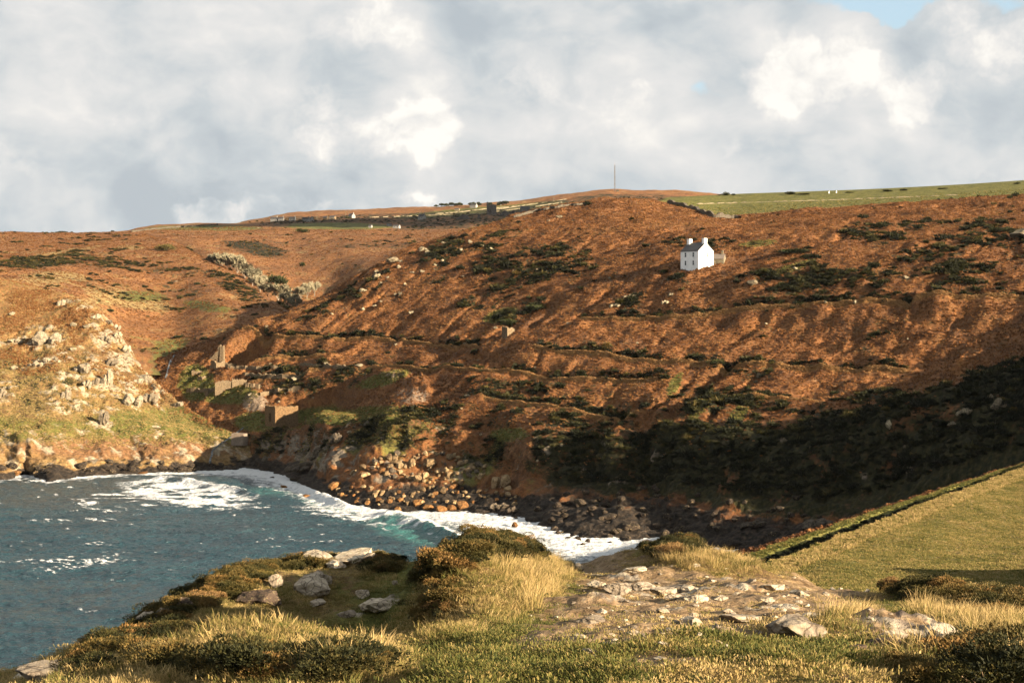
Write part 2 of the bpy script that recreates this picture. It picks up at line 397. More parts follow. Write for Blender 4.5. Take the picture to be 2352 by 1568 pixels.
# ------------------------------------------------------------------ terrain: the hillside across the cove
def Zl(z): return ('z', z)
A_cols_left = {  # the valley floor beyond the last surveyed column
 300: [(Zl(-6), 560), (Zl(-0.5), 590), (Zl(1), 600), (Zl(3), 612), (Zl(8), 630), (Zl(15), 655), (Zl(22), 676), (Zl(31), 711), (Zl(33), 719), (Zl(34), 727), (Zl(35), 734), (Zl(35.5), 741), (Zl(35), 762), (Zl(28), 900)],
 400: [(Zl(-6), 572), (Zl(0), 596), (Zl(2), 604), (Zl(6), 615), (Zl(12), 632), (Zl(20.5), 657), (Zl(28), 677), (Zl(37), 712), (Zl(38), 720), (Zl(39), 728), (Zl(39.5), 735), (Zl(40), 742), (Zl(39), 762), (Zl(30), 900)]}
LS = [(470,1080,580),(560,1076,588),(620,1083,577),(660,1098,552),(700,1118,522),(740,1140,492),(850,1166,462),(950,1173,454),(1060,1176,451),(1180,1188,439),(1300,1225,405),(1420,1240,393),(1520,1231,400),(1640,1258,379),(1760,1276,366),(1900,1290,357),(2050,1300,350),(2200,1310,344),(2352,1320,338),(2600,1320,330),(2800,1320,325)]
LU = [(p, Zl(-6), D-26) for p, _, D in LS]
LS = [(p, Zl(0.0), D) for p, _, D in LS]
LC0 = [(470,1045,600),(560,1050,597),(620,1062,582),(660,1060,570),(740,1058,532),(800,1046,516),(850,1040,507),(950,1046,499),(1010,1056,492),(1060,1070,486),(1120,1086,480),(1180,1102,470),(1240,1100,462),(1300,1130,442),(1420,1150,426),(1520,1150,420),(1640,1170,400),(1760,1190,388),(1900,1195,378),(2050,1180,370),(2200,1150,360),(2352,1110,352),(2600,1050,342),(2800,1010,335)]
LC1 = [(470,1010,612),(560,1004,606),(610,990,600),(660,975,592),(700,968,574),(740,960,557),(800,962,545),(850,966,535),(900,958,520),(945,962,515),(985,976,512),(1060,990,506),(1110,1004,499),(1180,1014,481),(1240,1000,473),(1300,1008,464),(1360,1012,462),(1420,988,452),(1470,1000,452),(1520,985,443),(1640,975,432),(1760,985,424),(1900,960,415),(2050,925,408),(2200,885,402),(2352,845,396),(2600,780,386),(2800,740,380)]
LL1 = [(470,960,630),(560,950,622),(640,932,617),(740,905,604),(850,905,585),(950,902,568),(1060,915,532),(1138,918,520),(1208,926,508),(1300,940,493),(1418,957,477),(1520,935,466),(1640,915,462),(1760,912,452),(1875,921,442),(2050,895,432),(2200,860,424),(2352,822,416),(2600,755,405),(2800,715,398)]
LT1 = [(470,905,655),(560,885,648),(640,865,642),(740,850,634),(844,840,622),(900,845,610),(970,845,592),(1068,845,560),(1158,859,545),(1222,864,535),(1306,874,522),(1390,877,512),(1460,880,503),(1520,880,496),(1640,875,487),(1760,872,478),(1900,885,465),(2050,875,455),(2200,845,447),(2352,810,439),(2600,745,425),(2800,700,417)]
LT2 = [(470,865,675),(560,835,672),(640,820,668),(740,815,655),(850,812,642),(950,815,620),(1060,818,592),(1160,812,565),(1216,804,556),(1278,811,546),(1376,813,533),(1412,821,528),(1502,828,517),(1566,834,510),(1642,841,502),(1740,835,493),(1847,849,483),(1903,852,478),(2043,856,466),(2085,861,462),(2200,835,457),(2352,797,449),(2600,725,438),(2800,680,430)]
LT3 = [(470,800,715),(564,759,706),(629,773,690),(760,776,668),(858,780,655),(928,786,640),(998,789,622),(1068,793,602),(1120,791,588),(1216,775,577),(1320,770,562),(1500,770,545),(1640,775,530),(1800,775,515),(2000,770,497),(2200,755,483),(2352,730,473),(2600,660,460),(2800,615,450)]
LT4 = [(470,793,722),(564,753,714),(640,738,708),(760,722,697),(858,716,688),(950,720,668),(1060,735,635),(1165,745,612),(1250,738,598),(1326,733,584),(1390,729,575),(1474,726,566),(1586,724,553),(1642,723,549),(1684,716,545),(1805,708,533),(1903,700,524),(2001,695,515),(2085,693,507),(2197,684,498),(2281,677,492),(2352,679,487),(2600,610,474),(2800,565,466)]
LH = [(470,789,728),(564,752,721),(640,728,722),(760,690,720),(858,660,715),(950,650,705),(1060,640,692),(1200,630,672),(1320,628,650),(1450,625,626),(1560,620,601),(1640,606,598),(1760,598,590),(1900,590,580),(2050,585,570),(2200,580,560),(2352,575,552),(2600,530,545),(2800,500,540)]
LR = [(470,786,733),(564,752,727),(640,723,731),(760,674,738),(858,622,745),(950,584,752),(1060,550,765),(1200,512,775),(1320,496,775),(1450,492,770),(1600,508,755),(1700,515,750),(1800,502,760),(2000,482,775),(2200,468,785),(2352,455,795),(2600,430,800),(2800,410,800)]
LK = [(470,785,738),(490,781,738),(564,751,734),(650,718,741),(740,679,748),(850,618,765),(900,589,775),(960,564,787),(1050,536,805),(1130,513,820),(1200,491,832),(1290,475,845),(1400,459,856),(1480,462,860),(1530,466,860),(1570,474,850),(1620,488,838),(1665,496,830),(1740,491,832),(1800,485,836),(2000,471,845),(2200,458,850),(2352,447,855),(2600,425,860),(2800,405,860)]
LFU = [(470,Zl(39),760),(564,Zl(46),757),(650,Zl(52),765),(850,Zl(72),800),(960,Zl(86),830),(1130,Zl(100),860),(1290,Zl(114),885),(1400,Zl(119),900),(1480,Zl(120),910),(1530,458,930),(1600,453,960),(1700,449,1000),(1800,446,1010),(2000,439,1020),(2200,429,1020),(2352,419,1020),(2600,400,1020),(2800,385,1020)]
LBK = [(470,Zl(20),900),(650,Zl(30),900),(960,Zl(55),960),(1400,Zl(90),1040),(1700,Zl(120),1150),(2352,Zl(125),1180),(2800,Zl(130),1180)]
LA = [LU, LS, LC0, LC1, LL1, LT1, LT2, LT3, LT4, LH, LR, LK, LFU, LBK]
for px, col in A_cols_left.items():
    for ln, (z, D) in zip(LA, col): ln.append((px, z, D))
A = Layer(LA, 300, 2760, 900, [8, 46, 60, 50, 56, 44, 52, 50, 80, 90, 46, 40, 8])
X, Y, PX, PY, T = A.X, A.Y, A.PX.copy(), A.PY.copy(), A.T
fa = np.array([0.83, -0.55]); fd = np.array([-0.55, -0.83])            # along the contours, down the fall line
U = X*fa[0]+Y*fa[1]; V = X*fd[0]+Y*fd[1]
inhill = sstep(T, 3.0, 3.6)*(1-sstep(T, 10.6, 11.0)*sstep(PX, 1500, 1560))
upper = sstep(T, 4, 5)
wU = U + 5*fbm(X/45, Y/45, 2, 5)
gul = ridged(wU/17.0, V/95.0, 3, 21)
TR = ((7, 540, 1115, 0.9, 1.0), (5, 840, 1540, 1.0, 1.1), (6, 1212, 2100, 1.2, 1.3), (8, 1320, 2760, 1.2, 1.4), (4, 1100, 1480, 0.9, 0.9), (4, 1690, 1890, 0.8, 0.9), (6, 570, 760, .8, .9), (5, 560, 760, .8, .9))
near = np.zeros_like(X)
for k, p0, p1, _, _ in TR:
    near = np.maximum(near, np.exp(-((A.D-A.lineD[k][None, :])/5.0)**2)*sstep(PX, p0, p0+25)*(1-sstep(PX, p1-25, p1)))
gmask = sstep(fbm(X/70., Y/70., 3, 12), -0.25, 0.35)
A.Z += inhill*((-1.25*gmask*sstep(gul, 0.5, 0.9) + 1.1*fbm(wU/17., V/24., 3, 22))*(1-0.85*near))
A.Z += inhill*(2.6*fbm(X/38., Y/38., 3, 3)+0.9*ridged(X/21., Y/21., 2, 8)*(1-near) + 0.95*fbm(X/6., Y/7., 3, 4))
# a few deep gullies that run down to the cliff, in the lower right half
for gp, gy0, gy1, wd, dep in ((1520, 870, 985, 10, 2.2), (1600, 830, 980, 14, 3.2), (1700, 840, 960, 12, 2.6), (1445, 900, 990, 10, 2.0), (2110, 640, 720, 10, 2.0), (1250, 700, 760, 10, 2.0), (1850, 930, 980, 10, 2.5)):
    off = (PX-gp) + (PY-(gy0+gy1)/2)*1.15 + 12*fbm(PY/40., PX*0+gp, 2, int(gp))
    A.Z -= dep*np.exp(-(off/wd)**2)*sstep(PY, gy0-20, gy0+20)*(1-sstep(PY, gy1-15, gy1+15))
# terraced tracks: a lip on the outer edge and a trench against the bank
A.path = np.zeros_like(X); A.trench = np.zeros_like(X)
def track(k, p0, p1, lip=0.7, cut=1.1):
    t = A.D - A.lineD[k][None, :] + 0.7*fbm(PX/60., PX*0+k, 2, 40+k)
    w = sstep(PX, p0, p0+25)*(1-sstep(PX, p1-25, p1))*np.clip(1.0+0.25*fbm(PX/45., PX*0+3*k, 3, 60+k), 0, 1.2)
    A.Z[...] += w*(0.95*lip*np.exp(-((t+0.3)/0.85)**2) - 0.95*cut*np.exp(-((t-2.4)/1.7)**2) - 0.25*cut*np.exp(-((t+3.5)/1.8)**2))
    A.path[...] = np.maximum(A.path, w*np.exp(-((t+0.6)/1.0)**2)); A.trench[...] = np.maximum(A.trench, w*np.exp(-((t-3.0)/2.0)**2)*sstep(fbm(PX/30., PX*0+k, 2, 90+k), -.5, .1))
for t_ in TR: track(*t_)
# hummocks and old bush mounds over the slope
hr_ = np.random.default_rng(77)
for _ in range(230):
    c0 = hr_.integers(60, 880); r0 = hr_.integers(240, 520); rad = hr_.uniform(1.6, 4.6); hh = rad*hr_.uniform(.18, .36); x0, y0 = A.X[r0, c0], A.Y[r0, c0]
    ca, cb, ra, rb = max(0, c0-45), min(A.C, c0+45), max(0, r0-40), min(A.R, r0+40)
    sx, sy = A.X[ra:rb, ca:cb]-x0, A.Y[ra:rb, ca:cb]-y0
    A.Z[ra:rb, ca:cb] += hh*np.exp(-((sx/rad)**2+(sy/rad)**2)**1.5)
# the spoil tip above the beach and the scree beside the ruins
for (px, py, rx, ry, hgt) in ((950, 903, 50, 30, 5.2), (893, 882, 44, 20, 3.6), (582, 925, 32, 26, 3.0), (820, 905, 40, 30, -3.0), (760, 925, 60, 25, -1.5)):
    e = ((PX-px)/rx)**2+((PY-py)/ry)**2
    A.Z += hgt*np.exp(-e*1.2-0.6*fbm(PX/22., PY/16., 3, 77))
# rough ground round the mine ruins
ruin = ell(PX, PY, 560, 880, 190, 90)
A.Z += ruin*(1.6*ridged(X/9., Y/11., 3, 71)-0.5)
def ease(x0, y0, z0, r):
    d_ = np.hypot(A.X-x0, A.Y-y0); A.Z[...] += (np.minimum(A.Z, z0)-A.Z)*(1-sstep(d_, r*.55, r))
ease(-82, 594, 14.8, 26); ease(-121, 684, 36.0, 17)
# cliffs and the rock platform: break the smooth loft up along its normals
nrm = A.normals(); slope = A.slope()
cl = sstep(T, 1.2, 1.8)*(1-sstep(T, 2.9, 3.25)); plat = sstep(T, 0.6, 1.0)*(1-sstep(T, 1.9, 2.2))
zx = A.Z
nd = fbm3(X/9., Y/9., zx/9., 4, 5)*3.2 + (1-np.abs(fbm3(X/5., Y/5., zx/14., 3, 9))*2)*1.5
nd2 = fbm3(X/4., Y/4., zx/2.5, 4, 15)*1.6 + fbm3(X/1.6, Y/1.6, zx/1.2, 2, 16)*0.5
d = cl*nd*(1-0.3*sstep(PX, 1500, 1700)) + plat*nd2*(0.35+0.65*sstep(PX, 620, 760))
A.X += nrm[..., 0]*d; A.Y += nrm[..., 1]*d; A.Z += nrm[..., 2]*d*0.8
# a buttress that catches the sun and rakes a shadow across the bay to its west, and bites of eroded earth
for (px, wd, amt) in ((1215, 50, -4.0), (1120, 50, 3.5), (1010, 36, 3.0), (1330, 60, 4.0), (1480, 40, 3.5), (705, 36, 3.0), (765, 36, -3.0)):
    g = np.exp(-((PX-px+8*fbm(A.Z/5., PX*0, 2, 3))/wd)**2)*sstep(T, 1.3, 1.9)*(1-sstep(T, 2.95, 3.5))
    A.Y += amt*g; A.X += 0.3*amt*g
A.PY2 = HY-(A.Z-CZ)*F/A.Y; A.PX2 = CX+A.X/A.Y*F
X, Y, Z = A.X, A.Y, A.Z; PX, PY = A.PX2, A.PY2
slope = A.slope()
# land cover
n_a = fbm(X/26., Y/26., 4, 81); n_b = fbm(X/7., Y/7., 3, 82)
gorse = np.zeros_like(X)
for e in ((1180,620,150,60,-.35),(1040,570,70,30,-.4),(1110,560,90,24,-.3),(1290,600,110,50,-.3),(1220,700,45,18,-.6),(1160,735,28,20,0),(1460,690,40,16,-.5),(1550,640,35,12,0),(1600,560,70,18,0),(1900,640,190,50,0),(2250,600,170,70,0),(2050,530,150,20,-.1),(1830,573,40,12,-.2),(2270,520,90,20,0),(1640,830,40,22,0),(1730,850,50,22,0),(760,700,90,16,-.45),(850,660,60,18,-.5),
          (1250,905,170,40,.1),(1450,940,110,40,.1),(1650,930,160,40,0),(800,865,60,24,0),(690,890,70,26,0),(640,850,40,16,0),(1060,960,130,45,0),(1280,965,120,30,.1),(1850,960,80,30,-.2),(1980,905,80,22,-.2),(2000,1080,420,110,0),(1750,1080,170,70,0)):
    gorse = np.maximum(gorse, ell(PX, PY, *e))
painted_shade = sstep(PY-np.interp(PX, [1200, 1300, 1400, 1515, 1687, 1805, 1889, 1973, 2113, 2225, 2352, 2760], [1120, 1085, 1065, 1046, 1012, 1000, 968, 940, 914, 858, 824, 710]), -6, 26)*(T < 8)  # shade put into the cover: darkens everything below the cast-shadow edge
gorse = np.clip(gorse*0.36 + 0.50*n_a + 0.18*n_b + 0.13 + 0.95*painted_shade + 0.25*A.trench, 0, 0.9)  # gorse patches plus the painted shade of the cove
olive = ell(PX, PY, 1250, 940, 330, 75)*0.35+ell(PX, PY, 1650, 920, 300, 60)*.25+ell(PX, PY, 700, 900, 150, 60)*.3
inh = (T > 2.8) & (T < 11.2)
grass = np.zeros_like(X)
for e in ((800,965,120,22,-.15),(880,985,70,26,0),(700,955,70,14,-.2),(940,1000,50,22,0),(1170,1000,40,14,0),(1150,725,40,14,-.3),(1550,880,10,26,.5),(1610,930,12,40,.6),(1690,960,14,50,.6),(1640,990,50,12,.3),(880,870,60,14,-.3),(1690,1060,100,40,0),(1820,615,50,8,-.3),(1740,560,40,6,-.1),(590,970,50,22,0),(450,880,40,40,0),(520,905,60,24,0)):
    grass = np.maximum(grass, ell(PX, PY, *e))
field = sstep(T, 10.98, 11.12)*sstep(PX, 1490, 1560)
cliffm = np.maximum(cl*sstep(slope, 0.45, 0.75), plat)
green_cliff = 1-sstep(PY, 980, 1090) 
A.m1[..., 0] = np.where(inh, grass*0.8+0.25*n_a+olive*0.5+0.12, 0)
A.m1[..., 0] = np.maximum(A.m1[..., 0], field*1.3)
A.m1[..., 0] = np.maximum(A.m1[..., 0], cl*sstep(n_a, -0.3, 0.3)*0.62*(PX < 1240))
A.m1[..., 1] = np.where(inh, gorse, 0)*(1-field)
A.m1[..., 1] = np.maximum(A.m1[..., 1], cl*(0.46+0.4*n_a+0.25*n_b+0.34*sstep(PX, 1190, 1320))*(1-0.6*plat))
A.m1[..., 2] = np.clip(cliffm*(0.22+0.45*n_b+0.3*ell(PX, PY, 730, 1050, 110, 50)), 0, 1)
A.m2[..., 0] = np.clip(A.path*0.0 + 0.2*sstep(T, 10.7, 11.0)*sstep(PX, 1540, 1640) + field*0.32*(0.5+fbm(X/60., Y/14., 3, 5)), 0, 1)
A.m2[..., 0] += 0.9*np.exp(-((T-10.97)/0.05)**2)*sstep(PX, 1600, 1700)
A.m2[..., 1] = cl*0.16+ell(PX, PY, 680, 1010, 90, 40)*0.6+ell(PX, PY, 1280, 1040, 120, 30)*0.35+ell(PX, PY, 1850, 975, 90, 22, -.35)*0.7+ell(PX, PY, 960, 965, 60, 14, -.4)*0.5+ell(PX, PY, 1190, 1040, 40, 40)*.4
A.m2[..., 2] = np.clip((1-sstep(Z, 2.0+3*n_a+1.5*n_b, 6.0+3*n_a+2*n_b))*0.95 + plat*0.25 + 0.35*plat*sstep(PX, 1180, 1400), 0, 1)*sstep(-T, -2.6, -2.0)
A.m2[..., 3] = ell(PX, PY, 950, 910, 46, 22)*0.55 + ell(PX, PY, 585, 924, 30, 22)*0.9 + ell(PX, PY, 905, 860, 30, 8)*0.6
A.m2[..., 0] += np.clip(A.path, 0, 1)*0.42; A.m1[..., 1] -= A.path*0.6
A.m2[..., 1] *= 1-.85*painted_shade; A.m1[..., 2] *= 1-.6*painted_shade; A.m1[..., 0] *= 1-.8*painted_shade
A.lipc = np.clip(A.path*1.3, 0, 1)
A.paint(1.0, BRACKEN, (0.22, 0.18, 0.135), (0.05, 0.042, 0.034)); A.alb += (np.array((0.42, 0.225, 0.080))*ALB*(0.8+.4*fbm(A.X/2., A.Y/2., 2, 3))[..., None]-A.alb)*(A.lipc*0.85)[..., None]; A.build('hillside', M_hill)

# ------------------------------------------------------------------ terrain: rocky headland on the left
BR = [(-320,615,760),(0,641,750),(100,664,740),(180,690,720),(240,735,700),(290,800,680),(330,858,664),(375,905,650),(430,936,636),(520,986,612),(560,1012,602),(620,1050,594)]
BB = [(p, Zl((CZ+(HY-y)/F*D)*0.55-4), D+45) for p, y, D in BR]
BB0 = [(p, Zl((CZ+(HY-y)/F*D)-1.5), D+10) for p, y, D in BR]
BS = [(-320,1102,545),(0,1101,546),(60,1090,563),(110,1104,541),(180,1095,555),(260,1090,563),(330,1087,568),(400,1086,570),(470,1080,580),(560,1076,588),(620,1076,588)]
BU = [(p, Zl(-6), D-26) for p, _, D in BS]; BS = [(p, Zl(0), D) for p, _, D in BS]
BC = [(-320,1060,560),(0,1056,562),(110,1058,560),(200,1052,570),(330,1050,580),(400,1052,582),(470,1052,588),(560,1052,592),(620,1062,591)]
BD = [(-320,990,578),(0,995,578),(110,1000,576),(200,1000,584),(330,1005,592),(400,1010,594),(470,1020,597),(560,1030,597.5),(620,1057,592.5)]
BE = [(-320,940,592),(0,950,592),(110,955,592),(200,958,600),(300,955,612),(375,960,620),(430,970,622),(520,1000,606),(560,1018,600),(620,1053,593.3)]
BM = [(-320,780,672),(0,800,665),(110,800,664),(200,815,660),(290,860,656),(330,890,652),(375,925,643),(430,946,632),(520,990,610),(560,1014,601),(620,1051,593.7)]
B = Layer([BU, BS, BC, BD, BE, BM, BR, BB0, BB], -320, 620, 400, [6, 40, 50, 40, 130, 110, 14, 10])
X, Y, PX, PY, T = B.X, B.Y, B.PX, B.PY.copy(), B.T
up = sstep(T, 1.0, 1.6)*(1-sstep(T, 6.05, 6.5))*(1-sstep(PX, 470, 560))
B.Z += up*(2.5*fbm(X/30., Y/30., 3, 5)+0.9*fbm(X/7., Y/7., 3, 6))
nrm = B.normals()
craggy = np.zeros_like(X)
for e in ((98,780,70,40,0),(190,700,60,24,.2),(240,760,60,46,.7),(280,830,60,60,.8),(250,860,110,70,0),(160,900,80,50,-.5),(330,900,60,40,.5),(235,950,40,30,0),(0,900,40,40,0),(30,790,60,16,0),(140,830,60,20,-.3),(90,840,60,20,-.3)):
    craggy = np.maximum(craggy, ell(PX, PY, *e))
zx = B.Z
facet = (1-np.abs(fbm3(X/8., Y/8., zx/6., 3, 31))*2.2)*1.8+fbm3(X/3., Y/3., zx/2.2, 4, 33)*1.7+fbm3(X/1.3, Y/1.3, zx/1.0, 2, 36)*.6
shore = sstep(T, 0.9, 1.2)*(1-sstep(T, 3.2, 3.9))
slab = fbm3((X+zx*1.6)/5., (Y+zx)/9., zx/2.2, 4, 41)*2.4 + (1-np.abs(fbm3((X+zx)/7., Y/10., zx/7., 2, 42))*2)*1.0
d = craggy*facet*0.7 + shore*slab*0.9
d *= (1-sstep(PX, 520, 600))
B.X += nrm[..., 0]*d; B.Y += nrm[..., 1]*d; B.Z += nrm[..., 2]*d
X, Y, Z = B.X, B.Y, B.Z; PX = CX+X/Y*F; PY = HY-(Z-CZ)*F/Y
n_a = fbm(X/20., Y/20., 4, 91); n_b = fbm(X/5., Y/5., 3, 92)
low = sstep(PY, 930, 975)
B.m1[..., 0] = 0.05+low*0.55*(1-sstep(PY, 1005, 1035))+0.2*n_a+ell(PX, PY, 400, 960, 160, 45)*0.35+0.08
B.m1[..., 1] = 0.20+0.32*n_a*(1-low)+ell(PX, PY, 90, 850, 120, 40)*0.25+ell(PX, PY, 130, 920, 120, 50)*.2-0.2*low
B.m1[..., 2] = np.clip(craggy*(0.12+0.42*np.clip(facet, -1, 1))+shore*0.36, 0, 1)
B.m2[..., 0] = 0.38+0.45*n_a+ell(PX, PY, 60, 720, 200, 60)*0.25+low*.15
B.m2[..., 1] = shore*0.42+ell(PX, PY, 300, 1030, 260, 26)*.2
B.m2[..., 2] = np.clip(1-sstep(Z, 1.2+4.0*n_a+1.5*n_b, 5.0+5*n_a+2*n_b), 0, 1)*(T < 3.2)*0.85
M_head = land_mat('headland_rock_and_grass', 1.3, 0.45)
B.paint(1.0, HEADB, (0.36, 0.30, 0.21), (0.12, 0.09, 0.06), 600); uw = (1-sstep(PY, 720, 840))*(1-sstep(B.m1[..., 2], 0.3, 0.55))*0.75
B.alb += (np.array((0.235, 0.118, 0.045))*ALB*(1+.45*fbm(B.X/3., B.Y/3., 3, 9))[..., None]-B.alb)*uw[..., None]
B.build('rocky_headland', M_head)

# ------------------------------------------------------------------ terrain: far side of the valley, and the moor behind it
C1L = [
 [(-320,Zl(40),690),(0,Zl(50),690),(200,Zl(38),690),(300,Zl(33),690),(400,Zl(31),695),(500,Zl(33),715),(650,Zl(38),760),(780,Zl(45),800)],
 [(-320,640,790),(0,652,780),(100,674,772),(200,724,762),(300,802,748),(400,820,745),(480,780,760),(560,752,775),(650,718,790),(780,700,830)],
 [(-320,600,950),(0,600,950),(200,622,930),(300,662,900),(400,692,890),(500,668,900),(560,690,880),(640,712,850),(700,722,850),(780,724,870)],
 [(-320,560,1150),(0,565,1150),(200,565,1150),(380,562,1150),(480,602,1060),(560,642,980),(640,702,880),(700,730,870),(780,742,890)],
 [(-320,530,1400),(0,537,1400),(220,540,1400),(300,541,1350),(380,550,1250),(480,600,1085),(560,639,995),(640,699,895),(700,736,885),(780,750,900)],
 [(-320,Zl(120),1550),(0,Zl(115),1550),(220,Zl(112),1520),(380,Zl(108),1350),(480,Zl(84),1150),(560,Zl(70),1050),(640,Zl(55),940),(780,Zl(40),950)]]
C1 = Layer(C1L, -320, 780, 300, [8, 70, 60, 60, 8])
C2L = [
 [(100,Zl(108),1150),(380,Zl(106),1180),(480,Zl(86),1060),(560,Zl(72),960),(640,Zl(57),880),(740,Zl(56),870),(900,Zl(70),900),(1100,Zl(80),950),(1400,Zl(95),1000),(1900,Zl(120),1100)],
 [(100,Zl(122),1300),(380,548,1260),(480,592,1120),(560,624,1060),(640,664,1000),(740,705,950),(850,650,960),(950,606,980),(1100,562,1050),(1400,Zl(105),1100),(1900,Zl(130),1200)],
 [(100,543,1400),(380,531,1400),(560,546,1280),(700,572,1200),(850,572,1150),(950,562,1150),(1100,541,1200),(1400,502,1300),(1900,480,1300)],
 [(100,543,1500),(220,539,1500),(300,531,1520),(380,524,1540),(560,525,1480),(700,530,1430),(850,533,1400),(950,535,1400),(1100,528,1400),(1400,490,1500),(1900,470,1500)],
 [(100,Zl(128),1700),(220,Zl(140),1700),(300,534,1700),(380,521,1720),(470,515,1730),(560,514,1740),(700,511,1720),(850,512,1690),(950,512,1690),(1100,505,1690),(1200,497,1690),(1400,480,1750),(1900,460,1750)],
 [(100,Zl(120),1900),(300,Zl(140),1900),(380,Zl(150),1950),(470,Zl(168),1950),(560,511,1950),(620,504,1950),(700,500,1950),(850,496,1950),(1000,491,1950),(1100,485,1950),(1200,476,1980),(1300,462,2000),(1400,450,2050),(1650,455,2050),(1900,458,2050)],
 [(100,Zl(110),2200),(300,Zl(130),2200),(470,Zl(150),2200),(560,514,2200),(600,506,2200),(640,496,2200),(700,490,2200),(800,485,2200),(900,480,2200),(1000,476,2200),(1100,472,2200),(1200,462,2200),(1300,447,2200),(1410,437,2200),(1520,439,2200),(1650,446,2200),(1900,455,2200)],
 [(100,Zl(80),2500),(560,Zl(150),2500),(1410,Zl(200),2500),(1900,Zl(200),2500)]]
C2 = Layer(C2L, 100, 1900, 480, [8, 60, 50, 44, 40, 40, 8])
for L, sd in ((C1, 100), (C2, 130)):
    X, Y, T = L.X, L.Y, L.T
    L.Z += 3.0*fbm(X/70., Y/110., 4, sd) + 0.8*fbm(X/14., Y/20., 3, sd+5)
for L, sd in ((C1, 100), (C2, 130)):
    X, Y, Z, T = L.X, L.Y, L.Z, L.T; PX = L.PX; PY = HY-(Z-CZ)*F/Y
    n_a = fbm(X/60., Y/110., 4, sd+20); n_b = fbm(X/16., Y/34., 3, sd+21); st = fbm(X/160., Y/40., 3, sd+23)
    L.m1[..., 1] = 0.22+0.34*n_a+0.16*n_b
    L.m2[..., 0] = 0.22+0.5*st+0.2*n_b
    L.m1[..., 0] = 0.18+0.4*fbm(X/120., Y/60., 3, sd+25)
    if L is C1:
        L.m2[..., 0] += ell(PX, PY, 110, 590, 110, 8, -.2)*0.8+ell(PX, PY, 130, 635, 70, 12)*0.6+ell(PX, PY, 300, 690, 90, 20, .2)*0.5+ell(PX, PY, 120, 680, 180, 40)*0.2+ell(PX, PY, 300, 568, 30, 5)*.7
        L.m1[..., 0] += ell(PX, PY, 400, 840, 60, 60)*0.5+ell(PX, PY, 320, 680, 60, 12)*0.5+ell(PX, PY, 480, 705, 60, 10, .2)*.6
        L.m1[..., 1] += ell(PX, PY, 60, 605, 70, 12)*.5+ell(PX, PY, 300, 610, 200, 16, .1)*.25+ell(PX, PY, 540, 660, 70, 18, .5)*.4
    else:
        farf = sstep(T, 3.05, 3.3)
        dark = farf*(1-sstep(T, 5.1, 5.35))*sstep(PX, 540, 640)  # darker heath band standing in for the cloud shadow on the plateau
        L.m1[..., 1] = L.m1[..., 1]*(1-farf)+dark*(0.52+0.25*n_b)+farf*0.15*(1-dark)
        L.m1[..., 0] = L.m1[..., 0]*(1-farf)+ell(PX, PY, 470, 523, 130, 6)*.8+ell(PX, PY, 780, 520, 130, 7)*0.9+ell(PX, PY, 1080, 486, 190, 9, -.08)*0.85+ell(PX, PY, 1250, 468, 80, 8, -.15)*.5+ell(PX, PY, 700, 512, 150, 4)*.4
        L.m1[..., 1] -= ell(PX, PY, 780, 520, 130, 7)*0.5
        L.m1[..., 1] += ell(PX, PY, 600, 575, 70, 14, .2)*0.45+ell(PX, PY, 860, 560, 100, 12)*0.25+ell(PX, PY, 580, 560, 90, 8)*.2
        L.m2[..., 0] += ell(PX, PY, 1130, 478, 160, 3, -.1)*.5
C1.paint(0.45, FARB, seed=700); C2.paint(0.45, FARB, seed=730)
C1.build('valley_side', M_far); C2.build('moor', M_far)

# ------------------------------------------------------------------ terrain: pasture spur on the right
FH = [(1380,2160,145),(1500,1420,150),(1600,1372,160),(1801,1288,182),(1977,1216,212),(2197,1132,262),(2352,1077,312),(2700,955,400),(2950,880,460)]
def fz(off, dz): return [(p, Zl(CZ+(HY-y)/F*D+dz), D+off) for p, y, D in FH]
FL = [[(1380,Zl(8),55),(1500,Zl(30),55),(2950,Zl(44),55)],
 [(1380,Zl(-3),90),(1500,1580,92),(1600,1530,98),(1801,1435,110),(2100,1380,130),(2352,1345,150),(2700,1290,175),(2950,1250,190)],
 [(1380,Zl(-3),118),(1500,1500,120),(1600,1452,128),(1801,1358,148),(2100,1270,188),(2352,1205,228),(2700,1090,280),(2950,1020,310)],
 fz(-11, 0.2), fz(-1.6, 0.1), fz(0, 0.3), fz(2.0, 0.0), fz(13, -1.25), fz(17, -1.35), fz(20, -0.85), fz(23, -1.1), fz(42, -3.8), [(1380,Zl(-6),235),(1500,Zl(-5),240),(1801,Zl(-5),270),(2197,Zl(-2),330),(2352,Zl(5),390),(2950,Zl(5),540)]]
Fd = Layer(FL, 1380, 2950, 450, [14, 60, 90, 30, 10, 10, 24, 10, 12, 10, 20, 6])
X, Y, PX, PY, T = Fd.X, Fd.Y, Fd.PX, Fd.PY.copy(), Fd.T
Fd.Z += 0.5*fbm(X/22., Y/22., 3, 7)+0.10*fbm(X/2.2, Y/2.2, 3, 8)
Fd.Z += (T > 3.6)*(T < 5.4)*0.12*fbm(X/1.7, Y/1.7, 3, 9) + (T > 9.5)*0.5*fbm(X/4., Y/4., 3, 19)
